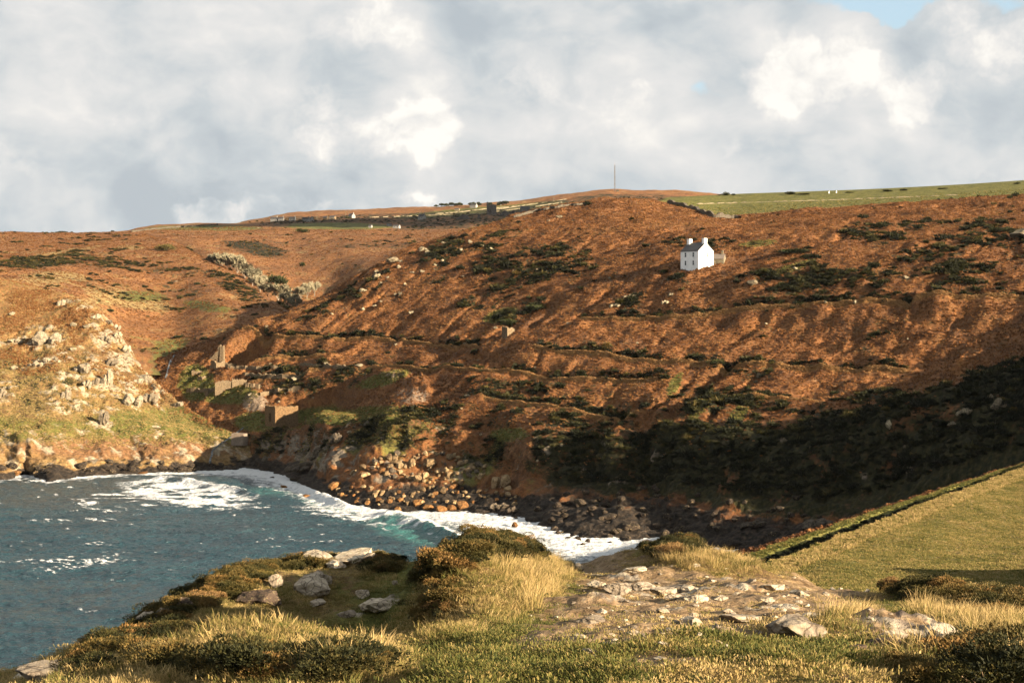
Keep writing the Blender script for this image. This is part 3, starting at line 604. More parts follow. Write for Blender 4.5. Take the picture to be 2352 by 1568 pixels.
# a knoll just beyond the right edge that rakes its shadow over the grass
Fd.Z += 7.5*np.exp(-((X-70.0)/7.0)**2-((Y-152.0)/4.5)**2) + 6*np.exp(-((X-66.0)/8)**2-((Y-138.0)/6)**2)
wob = 2.6*fbm(PX/55., PX*0, 3, 91)*sstep(T, 2.6, 3.6)+1.2*fbm(PX/16., T*2.0, 2, 92)*sstep(T, 3.2, 3.8)
Fd.Y += wob; Fd.X += wob*.3; X, Y = Fd.X, Fd.Y
n_a = fbm(X/10., Y/10., 4, 55); n_b = fbm(X/2., Y/2., 3, 56); st = fbm((X*0.8+Y*0.6)/30., (X*0.6-Y*0.8)/3.0, 3, 57)
Fd.m1[..., 0] = 0.75+0.25*n_a-0.9*sstep(T, 9.9, 10.2)+0.5*sstep(T, 6.9, 7.2)*(1-sstep(T, 9.7, 10))
Fd.m2[..., 0] = 0.50+0.45*n_a+0.3*st+0.3*sstep(PX, 1900, 2300)
Fd.m1[..., 0] -= 0.55*sstep(Fd.m2[..., 0], 0.45, 0.75)*(T < 3)*0.5
strip = sstep(T, 2.7, 2.95)*(1-sstep(T, 4.8, 5.2))
Fd.m2[..., 0] += strip*0.4; Fd.m1[..., 0] -= strip*(0.25+0.5*n_b)
Fd.m1[..., 1] = sstep(T, 5.0, 5.6)*(1-sstep(T, 7.6, 8.2))*0.75; Fd.m2[..., 0] -= sstep(T, 5.2, 5.6)*0.6
Fd.paint(1.8, BRACKEN, seed=760); Fd.build('pasture', M_field)

# the hill on the landward side that shades the head of the cove
pts = []
for px, py in ((2700, 720), (2352, 818), (2225, 850), (2158, 880), (2060, 918), (1973, 935), (1889, 962), (1805, 996), (1687, 1006), (1603, 1026), (1515, 1046), (1400, 1075)):
    h = A.hit(px, py); t = (262-h[0])/TS[0]; pts.append((h[1]+TS[1]*t, h[2]+TS[2]*t))
pts.sort()
ys = np.array([p[0] for p in pts]); zs = np.array([p[1] for p in pts])
gy = np.linspace(150, 470, 130); gx = np.linspace(190, 420, 60)
def ridge(y):
    z = np.interp(y, ys, zs)
    z = np.where(y < ys[0], zs[0]-2.2*(ys[0]-y), z); return np.maximum(z, 25)
GX, GY = np.meshgrid(gx, gy)
RZ = ridge(GY + 0.0)
prof = np.where(GX < 262, np.exp(-((GX-262)/45.)**2), np.exp(-((GX-262)/110.)**2))
GZ = 12+(RZ-12)*prof + 1.0*fbm(GX/20., GY/20., 3, 3)*(np.abs(GX-262) > 4)
me = grid_mesh('hill', np.stack([GX, GY, GZ], -1).reshape(-1, 3), 130, 60); me.materials.append(M_field)
a = me.attributes.new('cover', 'FLOAT_COLOR', 'POINT'); a.data.foreach_set('color', np.tile(np.array((0.11, 0.09, 0.03, 1), np.float32), len(me.vertices)))
o = bpy.data.objects.new('hill', me); COL.objects.link(o); o['kind'] = 'structure'
# ------------------------------------------------------------------ terrain: the headland underfoot
GK = [(-320,1655,16),(0,1556,20),(130,1520,22),(250,1470,24),(370,1408,26),(470,1352,28),(545,1320,29),(600,1318,30),(680,1296,31),(780,1276,32),(870,1270,32),(920,1292,32),(1000,1290,31),(1080,1262,30),(1170,1250,30),(1240,1272,30),(1290,1288,31),(1330,1291,31),(1420,1268,32),(1490,1258,32),(1560,1258,31),(1640,1284,31),(1740,1314,30),(1800,1322,30),(1900,1358,29),(2000,1364,29),(2130,1356,28),(2250,1372,28),(2352,1385,28),(2600,1420,27),(2800,1450,26)]
G0 = [(p, Zl(53.2), 3.0) for p in (-320, 2800)]
G1 = [(-320,1800,7),(0,1720,7.5),(300,1650,8),(600,1610,8),(900,1600,8),(1200,1600,8),(2000,1600,8),(2800,1590,8)]
G2 = [(-320,1730,10),(0,1640,11),(300,1565,11.5),(600,1512,13),(900,1505,13),(1200,1475,12),(1600,1465,12),(2000,1470,12),(2352,1490,12),(2800,1500,12)]
G3 = [(-320,1700,12.5),(0,1600,14.5),(300,1520,15.5),(600,1448,20),(780,1432,22),(950,1425,20),(1120,1400,18),(1300,1393,18),(1600,1395,18),(2000,1412,18),(2352,1448,17),(2800,1470,17)]
G4 = [(-320,1675,14.5),(0,1575,17.5),(300,1480,20),(500,1395,25),(600,1372,27),(780,1366,28.5),(900,1370,27.5),(1000,1345,25),(1120,1318,24),(1220,1335,24),(1300,1343,25),(1600,1335,25),(1800,1352,25),(2000,1388,24),(2200,1395,23),(2352,1415,22),(2800,1455,21)]
def kz(off, dz): return [(p, Zl(CZ+(HY-y)/F*D+dz), D+off) for p, y, D in GK]
G = Layer([G0, G1, G2, G3, G4, GK, kz(3, -1.0), kz(9, -5.0), kz(30, -20), kz(70, -48), kz(130, -62)], -320, 2800, 620, [10, 50, 60, 60, 70, 14, 10, 10, 8, 6])
X, Y, PX, PY, T = G.X, G.Y, G.PX, G.PY.copy(), G.T
inv = 1-sstep(T, 5.3, 6.2)
G.Z += inv*(0.30*fbm(X/3.2, Y/3.2, 3, 3)+0.13*fbm(X/0.9, Y/0.9, 3, 4)+0.025*fbm(X/.16, Y/.16, 2, 6))
def mound(px, py, D, rx, ry, h, rot=0):
    x0 = (px-CX)/F*D; c, s_ = math.cos(rot), math.sin(rot); dx, dy = X-x0, Y-D
    dx, dy = dx*c+dy*s_, -dx*s_+dy*c
    G.Z[...] += h*np.exp(-(dx/rx)**2-(dy/ry)**2)
mound(1150, 0, 26.0, 1.0, 2.6, 0.30); mound(1095, 0, 20.5, 0.55, 2.4, 0.85, .15); mound(1040, 0, 17.0, 0.5, 1.8, 0.62, .2); mound(880, 0, 24.0, 0.9, 2.6, -0.75, .25); mound(770, 0, 20.5, 1.2, 2.6, -0.65, .2)
mound(1600, 0, 28.0, 1.5, 1.2, 0.12); mound(560, 0, 11.0, 1.0, 1.2, 0.10); mound(930, 0, 9.3, 0.20, 1.2, -0.22)
mound(2060, 0, 12.5, 1.0, 1.0, .12); mound(2200, 0, 22., 1.4, 2.0, .25)
dirt = np.zeros_like(X)
for e in ((1620,1345,330,50,0),(1500,1430,300,60,.1),(1700,1400,320,60,0),(1950,1365,120,30,0),(2080,1470,160,40,.1),(1350,1470,180,40,0),(1500,1560,120,26,0),(1380,1290,70,26,0),(1230,1500,60,14,-.3)):
    dirt = np.maximum(dirt, ell(PX, PY, *e))
dirt = dirt*(1-0.95*ell(PX, PY, 1660, 1283, 200, 40, .12))
turf = np.zeros_like(X)
for e in ((1230,1560,330,90,0),(1150,1500,240,60,-.3),(1790,1530,230,46,0),(800,1440,220,50,-.3),(930,1340,90,26,-.3),(1250,1410,110,40,-.5),(2120,1420,110,26,.1),(1960,1440,60,30,0),(1000,1560,120,60,0)):
    turf = np.maximum(turf, ell(PX, PY, *e))
n_a = fbm(X/1.6, Y/1.6, 4, 61); n_b = fbm(X/.45, Y/.45, 3, 62)
rocky = np.zeros_like(X)
for e in ((1560,1352,260,26,.08),(1400,1330,90,14,0),(1800,1430,150,28,0),(1580,1425,60,14,0),(1400,1420,120,16,0),(1350,1480,110,20,0),(2070,1475,130,26,.1),(680,1345,90,30,-.4),(810,1275,80,14,-.1),(380,1405,60,18,-.6),(100,1555,80,24,-.5),(860,1385,60,14,-.2)):
    rocky = np.maximum(rocky, ell(PX, PY, *e))
rk = rocky*sstep(n_a+0.4*n_b, -0.1, 0.5)
G.Z += inv*rk*(0.10*np.clip(ridged(X/.9, Y/.5, 3, 65), -.2, 1)+0.05*ridged(X/.25, Y/.2, 2, 66))
G.m1[..., 0] = 0.45+0.3*n_a+0.45*turf-0.75*dirt
G.m1[..., 1] = 0.18+0.15*n_a-0.4*dirt-0.3*turf
G.m1[..., 2] = np.clip(rk*0.95-0.05, 0, 1)
G.m2[..., 0] = 0.38+0.3*n_b-0.5*turf
G.m2[..., 1] = np.clip(dirt*0.75+0.3*n_a-0.05, 0, 1)
G.dirt, G.turf, G.rocky = dirt, turf, rocky
G.soilc = True; G.paint(8.0, [(0.15, (0.075, 0.045, 0.022)), (0.4, (0.15, 0.095, 0.045)), (0.6, (0.22, 0.15, 0.07)), (0.85, (0.29, 0.21, 0.11))], (0.46, 0.40, 0.31), (0.13, 0.10, 0.08), 800); G.build('headland_ground', M_fore)

# ------------------------------------------------------------------ the sea
NSC, NSR = 640, 430
spx = np.linspace(-420, 2500, NSC)
spy = np.concatenate([np.linspace(1070, 1330, 300), np.linspace(1331, 1700, 110), 745+194425/np.linspace(195, 40, 20)])
NSR = len(spy)
SPX, SPY = np.meshgrid(spx, spy)
SD = CZ*F/(SPY-HY); SX = (SPX-CX)/F*SD; SY = SD.copy()
shoreA = np.interp(spx, [p for p, _, D in sorted(LS, key=lambda a: a[0])], [D for p, _, D in sorted(LS, key=lambda a: a[0])])
shoreB = np.interp(spx, [p for p, _, D in BS], [D for p, _, D in BS])
shore = np.where(spx < 520, shoreB, shoreA)[None, :]
gap = shore - SD                                                     # metres of water before the rocks in this bearing
SZ = 0.75*fbm(SX/12., SY/5.5, 3, 201)+0.42*fbm((SX+SY)/5., (SY-SX)/2.4, 3, 202)+0.35*np.sin((SX*0.5-SY)/11.+2*fbm(SX/40., SY/40., 2, 203))*sstep(gap, 5, 40)
foam = np.zeros_like(SX)
st1 = fbm(SPX/70., SPY/6., 4, 210); st2 = fbm(SX/9., SY/5., 4, 211); st3 = ridged(SX/6., SY/5., 4, 212)
# surf that washes round the rocks
wband = np.interp(spx, [-420, 0, 60, 130, 250, 330, 420, 480, 560, 640, 720, 800, 1000, 1150, 1250, 1400, 1550, 1800, 2500], [20, 20, 14, 20, 16, 12, 16, 32, 66, 84, 64, 46, 50, 66, 80, 72, 60, 50, 50])[None, :]
foam = np.maximum(foam, (1-sstep(gap+11*st2+4*st3, 0.1*wband, 1.15*wband))*0.92)
def breaker(pts, back, front, h, fo, seed):
    """a swell breaking along a crest line given in bearing and depth; the foam spills shoreward"""
    xs = [p[0] for p in pts]; ys = [p[1] for p in pts]
    yc = pchip(xs, ys, spx)[None, :]+3*fbm(spx/30., spx*0, 2, seed)[None, :]
    Dc = CZ*F/(yc-HY)
    w = sstep(spx, xs[0]-10, xs[0]+60)*(1-sstep(spx, xs[-1]-40, xs[-1]+10)); w = w[None, :]
    t = SD-Dc
    SZ[...] += w*h*np.where(t < 0, np.exp(-(t/back)**2), np.exp(-(t/(front*.4))**2))
    f = w*sstep(t, -1.2, 0.8)*(1-sstep(t, front*0.6, front*1.5))
    return f*fo
foam = np.maximum(foam, breaker([(640,1098),(700,1128),(760,1150),(815,1172)], 7, 18, 1.6, 0.9, 5))
foam = np.maximum(foam, breaker([(840,1190),(905,1194),(950,1203),(1000,1222),(1040,1243),(1100,1280)], 9, 26, 2.2, 1.0, 6))
foam = np.maximum(foam, breaker([(330,1100),(380,1102),(450,1112),(520,1124),(600,1142)], 6, 10, 1.5, 0.9, 7))
# the spent wave's white apron in front of the left-hand crest, with its trailing streaks
foam = np.maximum(foam, ell(SPX, SPY, 430, 1133, 150, 30, .10, .45)*sstep(st1+0.25*st2, -0.42, 0.05))
foam = np.maximum(foam, ell(SPX, SPY, 300, 1145, 140, 22, .0, .5)*sstep(st1, 0.0, 0.35))
foam = np.maximum(foam, ell(SPX, SPY, 860, 1188, 170, 16, .12, .5)*sstep(st1+.3*st2, -0.25, 0.15))
foam = np.maximum(foam, ell(SPX, SPY, 950, 1228, 110, 22, .2, .6)*sstep(fbm(SPX/60.+SPY/30., SPY/5.-SPX/24., 3, 222), 0.10, 0.45)*.7)
foam = np.maximum(foam, ell(SPX, SPY, 640, 1110, 90, 18, .2, .5)*sstep(st2, -0.2, 0.3)*.8)
foam = np.maximum(foam, ell(SPX, SPY, 1230, 1215, 190, 32, .1, .5)*sstep(st2+.3*st1, -0.45, 0.05)*.95)
for (cx, cy, rx, ry, rot) in ((240,1282,70,7,-.28),(180,1300,110,9,-.12),(215,1246,26,4,-.05),(620,1236,34,6,-.25),(700,1243,30,4,.1),(760,1243,30,4,0),(110,1192,60,4,0),(230,1191,36,5,0),(190,1158,30,9,.4),(235,1170,60,4,.1),(600,1162,40,4,-.1),(200,1405,26,3,.1),(140,1290,200,6,0),(670,1230,14,3,.4),(80,1100,70,6,.05)):
    foam = np.maximum(foam, ell(SPX, SPY, cx, cy, rx, ry, rot, .6)*sstep(fbm(SPX/16., SPY/3., 3, 230+int(cx)), -0.2, 0.35)*.85)
specks = sstep(fbm(SPX/34., SPY/5., 4, 240), 0.30, 0.5)*0.55
foam = np.clip(np.maximum(foam, specks*(SPY < 1330)), 0, 1)
me = grid_mesh('sea', np.stack([SX, SY, SZ], -1).reshape(-1, 3)[:, :], NSR, NSC)
me.flip_normals() if False else None
a = me.attributes.new('foam', 'FLOAT', 'POINT'); a.data.foreach_set('value', foam.astype(np.float32).ravel())
sand = ell(SPX, SPY, 170, 1140, 220, 36)*0.8+ell(SPX, SPY, 450, 1200, 300, 25)*.2+(1-sstep(gap, 10, 60))*0.3
a = me.attributes.new('shoal', 'FLOAT', 'POINT'); a.data.foreach_set('value', np.clip(sand, 0, 1).astype(np.float32).ravel())
green = ell(SPX, SPY, 770, 1158, 70, 14, .2)+ell(SPX, SPY, 960, 1226, 100, 22, .25)+ell(SPX, SPY, 620, 1130, 60, 10)*.6
a = me.attributes.new('crest', 'FLOAT', 'POINT'); a.data.foreach_set('value', np.clip(green, 0, 1).astype(np.float32).ravel())
m, nt, b = new_mat('sea_water'); p = pos(nt)
def fattr(nm):
    x = nt.n.new('ShaderNodeAttribute'); x.attribute_name = nm; return x.outputs['Fac']
deep = nt.ramp(nt.noise(nt.vmath('MULTIPLY', p, (1, 2.2, 1)), 0.045, 5, 0.6), [(0.3, (0.008, 0.026, 0.036)), (0.55, (0.015, 0.042, 0.055)), (0.75, (0.024, 0.056, 0.068))])
wc = nt.mix(nt.math('MULTIPLY', fattr('shoal'), 0.45), deep, (0.060, 0.058, 0.046))
wc = nt.mix(nt.math('MULTIPLY', fattr('crest'), 0.8), wc, (0.035, 0.13, 0.125))
fn = nt.math('ADD', nt.noise(nt.vmath('MULTIPLY', p, (1, .8, 1)), 0.45, 5, 0.72), nt.math('MULTIPLY', nt.noise(p, 1.8, 3, 0.6), 0.25))
fm = nt.smooth(nt.math('ADD', fattr('foam'), nt.math('MULTIPLY', nt.math('SUBTRACT', fn, 0.62), 1.5)), 0.30, 0.86)
c = nt.mix(fm, wc, (0.56, 0.575, 0.58))
nt.put(b.inputs['Base Color'], c)
nt.put(b.inputs['Roughness'], nt.math('MULTIPLY_ADD', fm, 0.55, 0.30)); b.inputs['Specular IOR Level'].default_value = 0.42; b.inputs['IOR'].default_value = 1.33
wv = nt.vmath('MULTIPLY', p, (0.75, 1.25, 1))
h = nt.math('ADD', nt.noise(wv, 0.42, 4, 0.65), 0.0)
bump(nt, b, h, 1.0, 2.2)
me.materials.append(m)
sea = bpy.data.objects.new('sea', me); COL.objects.link(sea); sea['kind'] = 'structure'
# ------------------------------------------------------------------ plants: prototypes and scattering
def proto(name, verts, faces, shade, mat, idx):
    me = bpy.data.meshes.new(name); me.from_pydata(verts, [], faces); me.materials.append(mat)
    a = me.attributes.new('shade', 'FLOAT', 'FACE'); a.data.foreach_set('value', np.asarray(shade, np.float32))
    me.update()
    return bpy.data.objects.new('%s_%02d' % (name, idx), me)
def frond_clump(n, rad, hgt, wid, r, spread=1.0, flat=0.5):
    """dead bracken: arching fronds that lean out from one crown"""
    V, Fc, S = [], [], []
    for i in range(n):
        a = r.uniform(0, 6.283); r0 = rad*0.35*math.sqrt(r.random()); r1 = r0+rad*r.uniform(0.35, 0.9)*spread
        h = hgt*r.uniform(0.45, 1.0); c, s = math.cos(a), math.sin(a); tx, ty = -s, c
        w = wid*r.uniform(0.6, 1.3); z0 = -0.1*hgt; tilt = r.uniform(-.5, .5)
        p0 = (r0*c, r0*s, z0); m = ((r0+r1)*.5*c, (r0+r1)*.5*s, h); e = (r1*c, r1*s, h*r.uniform(flat*.6, flat*1.3))
        k = len(V)
        V += [p0, (m[0]-tx*w, m[1]-ty*w, m[2]-w*tilt), (m[0]+tx*w, m[1]+ty*w, m[2]+w*tilt), e]
        Fc += [(k, k+2, k+1), (k+1, k+2, k+3)]; sh = r.random(); S += [sh*.8, min(1, sh*.8+.3)]
    return V, Fc, S
def leaf_ball(n, rx, rz, size, r, base=0.15, spike=1.0):
    """a cushion of gorse or a crown: many small upright leaf faces through its volume, densest at the skin"""
    V, Fc, S = [], [], []
    lob = [(r.uniform(-.6, .6)*rx, r.uniform(-.6, .6)*rx, r.uniform(.2, .8)*rz, r.uniform(.25, .62)) for _ in range(11)]
    for i in range(n):
        L = lob[i % len(lob)]
        u = r.uniform(-0.35, 1); a = r.uniform(0, 6.283); q = math.sqrt(max(0, 1-u*u)); rr = (0.72+0.28*r.random())*L[3]
        d = (q*math.cos(a), q*math.sin(a), u)
        p = (L[0]+d[0]*rx*rr, L[1]+d[1]*rx*rr, max(base*rz*r.random(), L[2]+d[2]*rz*rr))
        # a blade pointing outward and up
        o = Vector((d[0]+r.uniform(-.6, .6), d[1]+r.uniform(-.6, .6), d[2]*.7+0.6*spike+r.uniform(-.3, .5))).normalized()
        t = o.cross(Vector((r.uniform(-1, 1), r.uniform(-1, 1), r.uniform(-1, 1)))).normalized()
        s = size*r.uniform(0.6, 1.4); ln = s*(2.4 if r.random() < .06 else 1.0); k = len(V)
        V += [(p[0]-t.x*s*.5, p[1]-t.y*s*.5, p[2]-t.z*s*.5), (p[0]+t.x*s*.5, p[1]+t.y*s*.5, p[2]+t.z*s*.5), (p[0]+o.x*ln*1.7, p[1]+o.y*ln*1.7, p[2]+o.z*ln*1.7)]
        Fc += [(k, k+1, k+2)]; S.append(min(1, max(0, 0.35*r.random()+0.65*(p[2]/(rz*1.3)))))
    return V, Fc, S
def blades(n, rad, hgt, wid, r, bend=0.5, lean=(0, 0)):
    """a tuft of grass: narrow blades bent by the wind"""
    V, Fc, S = [], [], []
    for i in range(n):
        a = r.uniform(0, 6.283); q = rad*math.sqrt(r.random()); bx, by = q*math.cos(a), q*math.sin(a)
        h = hgt*r.uniform(0.5, 1.0); w = wid*r.uniform(.6, 1.2); b = bend*h*r.uniform(.2, 1.0); da = a+r.uniform(-.9, .9)
        ox, oy = b*math.cos(da)+lean[0]*h, b*math.sin(da)+lean[1]*h; tw = r.uniform(0, 6.283); tx, ty = math.cos(tw)*w, math.sin(tw)*w
        k = len(V)
        V += [(bx-tx, by-ty, -.04*hgt), (bx+tx, by+ty, -.04*hgt), (bx+ox*.4+tx*.8, by+oy*.4+ty*.8, h*.6), (bx+ox*.4-tx*.8, by+oy*.4-ty*.8, h*.6), (bx+ox, by+oy, h*r.uniform(.82, 1))]
        Fc += [(k, k+1, k+2, k+3), (k+3, k+2, k+4)]; sh = r.random(); S += [sh*.7, sh*.7+.3]
    return V, Fc, S
def coll(name, objs):
    c = bpy.data.collections.new(name)
    for o in objs: c.objects.link(o)
    return c
def scatter(name, collection, pts, scl, tint, label=None, nvar=3, tilt=0.15, zs=None):
    n = len(pts)
    if n == 0: return
    me = bpy.data.meshes.new(name); me.vertices.add(n); me.vertices.foreach_set('co', np.asarray(pts, np.float32).ravel())
    rot = np.stack([rng.normal(0, tilt, n), rng.normal(0, tilt, n), rng.random(n)*6.283], -1).astype(np.float32)
    a = me.attributes.new('rot', 'FLOAT_VECTOR', 'POINT'); a.data.foreach_set('vector', rot.ravel())
    sv = np.stack([scl, scl, scl if zs is None else zs], -1).astype(np.float32)
    a = me.attributes.new('scl', 'FLOAT_VECTOR', 'POINT'); a.data.foreach_set('vector', sv.ravel())
    a = me.attributes.new('tint', 'FLOAT', 'POINT'); a.data.foreach_set('value', np.asarray(tint, np.float32))
    a = me.attributes.new('pid', 'INT', 'POINT'); a.data.foreach_set('value', rng.integers(0, nvar, n).astype(np.int32))
    o = bpy.data.objects.new(name, me); COL.objects.link(o); o['kind'] = 'stuff'
    if label: o['label'] = label; 
    g = bpy.data.node_groups.new(name+'_scatter', 'GeometryNodeTree')
    g.interface.new_socket('Geometry', in_out='INPUT', socket_type='NodeSocketGeometry')
    g.interface.new_socket('Geometry', in_out='OUTPUT', socket_type='NodeSocketGeometry')
    gi = g.nodes.new('NodeGroupInput'); go = g.nodes.new('NodeGroupOutput')
    ci = g.nodes.new('GeometryNodeCollectionInfo'); ci.inputs['Collection'].default_value = collection
    ci.inputs['Separate Children'].default_value = True; ci.inputs['Reset Children'].default_value = True
    ip = g.nodes.new('GeometryNodeInstanceOnPoints'); ip.inputs['Pick Instance'].default_value = True
    def na(nm, dt):
        x = g.nodes.new('GeometryNodeInputNamedAttribute'); x.data_type = dt; x.inputs['Name'].default_value = nm; return x.outputs['Attribute']
    g.links.new(gi.outputs[0], ip.inputs['Points']); g.links.new(ci.outputs[0], ip.inputs['Instance'])
    g.links.new(na('pid', 'INT'), ip.inputs['Instance Index']); g.links.new(na('rot', 'FLOAT_VECTOR'), ip.inputs['Rotation']); g.links.new(na('scl', 'FLOAT_VECTOR'), ip.inputs['Scale'])
    g.links.new(ip.outputs[0], go.inputs[0])
    md = o.modifiers.new('scatter', 'NODES'); md.node_group = g
    return o
def sample(L, n, dens, seed=1):
    """n ground points of a sheet, by density per square metre"""
    r = np.random.default_rng(seed)
    Pp = np.stack([L.X, L.Y, L.Z], -1)
    e1 = Pp[1:, :-1]-Pp[:-1, :-1]; e2 = Pp[:-1, 1:]-Pp[:-1, :-1]
    ar = np.linalg.norm(np.cross(e1, e2), axis=-1)*np.clip(dens[:-1, :-1], 0, None)
    # only what faces the water side of the view and lies inside the picture, with a margin
    py = HY-(L.Z-CZ)*F/L.Y; px = CX+L.X/L.Y*F
    ar = ar*((px > -200) & (px < 2600) & (py > 380) & (py < 1720))[:-1, :-1]
    p = ar.ravel(); cs = np.cumsum(p); tot = cs[-1]
    idx = np.searchsorted(cs, r.random(n)*tot); idx = np.clip(idx, 0, len(p)-1)
    i, j = idx//(L.C-1), idx % (L.C-1); u = r.random(n)[:, None]; v = r.random(n)[:, None]
    a = Pp[i, j]*(1-u)*(1-v)+Pp[i+1, j]*u*(1-v)+Pp[i, j+1]*(1-u)*v+Pp[i+1, j+1]*u*v
    return a, i, j, r

R_ = random.Random(5)
M_brk = leaf_mat('dead_bracken', [(0.0, (0.060, 0.026, 0.013)), (0.3, (0.140, 0.058, 0.021)), (0.55, (0.250, 0.102, 0.033)), (0.8, (0.335, 0.155, 0.053)), (1.0, (0.42, 0.25, 0.105))], trans=0.2)
M_grs = leaf_mat('grass_blade', [(0.0, (0.028, 0.042, 0.009)), (0.3, (0.100, 0.112, 0.024)), (0.5, (0.195, 0.175, 0.045)), (0.7, (0.36, 0.26, 0.095)), (1.0, (0.60, 0.44, 0.20))], trans=0.3)
M_gor = leaf_mat('gorse_leaf', [(0.0, (0.006, 0.009, 0.003)), (0.3, (0.020, 0.023, 0.006)), (0.6, (0.065, 0.058, 0.015)), (0.85, (0.15, 0.10, 0.027)), (1.0, (0.25, 0.14, 0.045))], trans=0.15)
brk = coll('bracken_kinds', [proto('bracken', *frond_clump(26, 0.62, 0.50, 0.12, R_), M_brk, i) for i in range(3)])
grs = coll('tussock_kinds', [proto('tussock', *blades(34, 0.45, 0.62, 0.05, R_, 0.6), M_grs, i) for i in range(3)])
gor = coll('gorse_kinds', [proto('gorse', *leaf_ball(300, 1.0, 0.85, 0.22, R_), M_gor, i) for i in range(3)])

# --- hillside
T = A.T; base = ((T > 3.0)+0.6*(T > 2.2)*(T <= 3.0))*(T < 10.95)
gm = A.m1[..., 1]+0.55*fbm(A.X/6., A.Y/6., 3, 900)
gr = sstep(A.m1[..., 0], 0.35, 0.6)
isg = np.maximum(sstep(gm, 0.46, 0.66), 0.55*sstep(painted_shade, .45, .75))*(T > 2.2)*(T < 10.9)
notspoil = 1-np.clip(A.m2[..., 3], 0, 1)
a, i, j, r = sample(A, 104000, base*(1-0.85*isg)*(1-0.9*painted_shade)*(1-0.8*gr)*notspoil*np.clip(1-A.path*.9, 0, 1)*np.clip(1-.55*A.trench, 0, 1), 11)
tn = 0.50+0.34*fbm(a[:, 0]/22., a[:, 1]/22., 3, 901)+0.22*fbm(a[:, 0]/60., a[:, 1]/60., 2, 911)+0.15*r.normal(0, 1, len(a))+0.25*A.path[i, j]
scatter('bracken', brk, a, 0.45+0.5*r.random(len(a)), np.clip(tn, 0, 1), 'rust coloured dead bracken covering the hillside')
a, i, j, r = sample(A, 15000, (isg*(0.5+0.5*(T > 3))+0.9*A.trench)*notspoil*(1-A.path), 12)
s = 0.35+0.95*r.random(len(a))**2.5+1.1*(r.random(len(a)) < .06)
scatter('gorse_scrub', gor, a, s, np.clip(0.24-0.2*painted_shade[i, j]+0.25*fbm(a[:, 0]/12., a[:, 1]/12., 2, 907)+0.2*r.normal(0, 1, len(a)), 0, 1), 'dark gorse scrub spread over the hillside and cliff', zs=s*0.75)  # scrub tint also drops inside the painted cove shade
a, i, j, r = sample(A, 14000, (gr*base*np.clip(1-A.path*1.5, 0, 1)+0.10*(T > 10.9)*(T < 11.3)), 13)
s = 0.4+0.5*r.random(len(a))
scatter('hill_grass', grs, a, s, np.clip(0.48+0.38*A.path[i, j]+0.16*r.normal(0, 1, len(a)), 0, 1), 'rough grass along the hillside tracks and hollows')
a, i, j, r = sample(A, 15000, sstep(A.path, .3, .65)*base, 17)
s = 0.35+0.35*r.random(len(a))
scatter('track_bracken', brk, a, s, np.clip(0.97+0.08*r.normal(0, 1, len(a)), 0, 1), 'bright bracken lining the edges of the hillside tracks')
# --- left headland and the valley sides
T = B.T
a, i, j, r = sample(B, 16000, (T > 4.5)*(T < 6.2)*(1-sstep(B.m1[..., 2], 0.35, 0.6))*sstep(fbm(B.X/14., B.Y/14., 3, 77), -.25, .25), 24)
scatter('headland_bracken', brk, a, 0.4+0.5*r.random(len(a)), np.clip(0.64+0.2*fbm(a[:, 0]/8., a[:, 1]/8., 2, 4)+0.14*r.normal(0, 1, len(a)), 0, 1), 'light brown bracken between the headland crags')
a, i, j, r = sample(B, 13000, (T > 2.5)*(T < 6.2)*(1-.75*sstep(T, 4.6, 5.2))*(1-sstep(B.m1[..., 2], 0.35, 0.6)), 14)
scatter('headland_grass', grs, a, 0.5+0.6*r.random(len(a)), np.clip(0.78+0.25*fbm(a[:, 0]/9., a[:, 1]/9., 3, 33)+0.12*r.normal(0, 1, len(a)), 0, 1), 'straw coloured grass on the rocky headland', zs=0.4+0.4*r.random(len(a)))
for L, nm, n, sd, lab in ((C1, 'valley_bracken', 26000, 15, 'bracken covering the far side of the valley'), (C2, 'moor_bracken', 24000, 16, 'bracken and heather on the moor')):
    T = L.T
    a, i, j, r = sample(L, n, (T > 0.9)*(T < (3.2 if L is C2 else 4.02))*1.0, sd)
    sc_ = 0.7+0.7*r.random(len(a))
    scatter(nm, brk, a, sc_, np.clip(0.52+0.30*fbm(a[:, 0]/30., a[:, 1]/50., 3, sd)+0.12*r.normal(0, 1, len(a)), 0, 1), lab, zs=sc_*0.55)
    a, i, j, r = sample(L, 1400, (T > 0.9)*(T < (4.9 if L is C2 else 4.0))*sstep(L.m1[..., 1]+0.5*fbm(L.X/20., L.Y/20., 3, sd), 0.35, 0.55), sd+10)
    sc_ = 0.7+1.1*r.random(len(a))
    scatter(nm.split('_')[0]+'_gorse', gor, a, sc_, np.clip(0.35+0.2*r.normal(0, 1, len(a)), 0, 1), 'low gorse and heather clumps on the '+('moor' if L is C2 else 'far valley side'), zs=sc_*.6)
# --- pasture and its hedge bank
turfk = coll('turf_kinds', [proto('turf', *blades(26, 0.30, 0.20, 0.022, R_, 0.8), M_grs, i) for i in range(3)])
T = Fd.T
a, i, j, r = sample(Fd, 42000, (T > 0.6)*(T < 2.9)*1.0, 31)
s = 0.8+0.7*r.random(len(a))
scatter('pasture_grass', turfk, a, s, np.clip(0.53+0.26*fbm(a[:, 0]/7., a[:, 1]/7., 3, 3)+0.08*r.normal(0, 1, len(a)), 0, 1), 'grazed grass of the sloping pasture', zs=s*.6)
a, i, j, r = sample(Fd, 9000, (T > 2.85)*(T < 4.9)*1.0, 32)
s = 0.35+0.5*r.random(len(a))
scatter('bank_grass', grs, a, s, np.clip(0.66+0.18*fbm(a[:, 0]/4., a[:, 1]/4., 3, 5)+0.14*r.normal(0, 1, len(a)), 0, 1), 'pale rough grass along the edge of the pasture')
a, i, j, r = sample(Fd, 5200, (T > 9.9)*(T < 11.6)*1.0, 33)
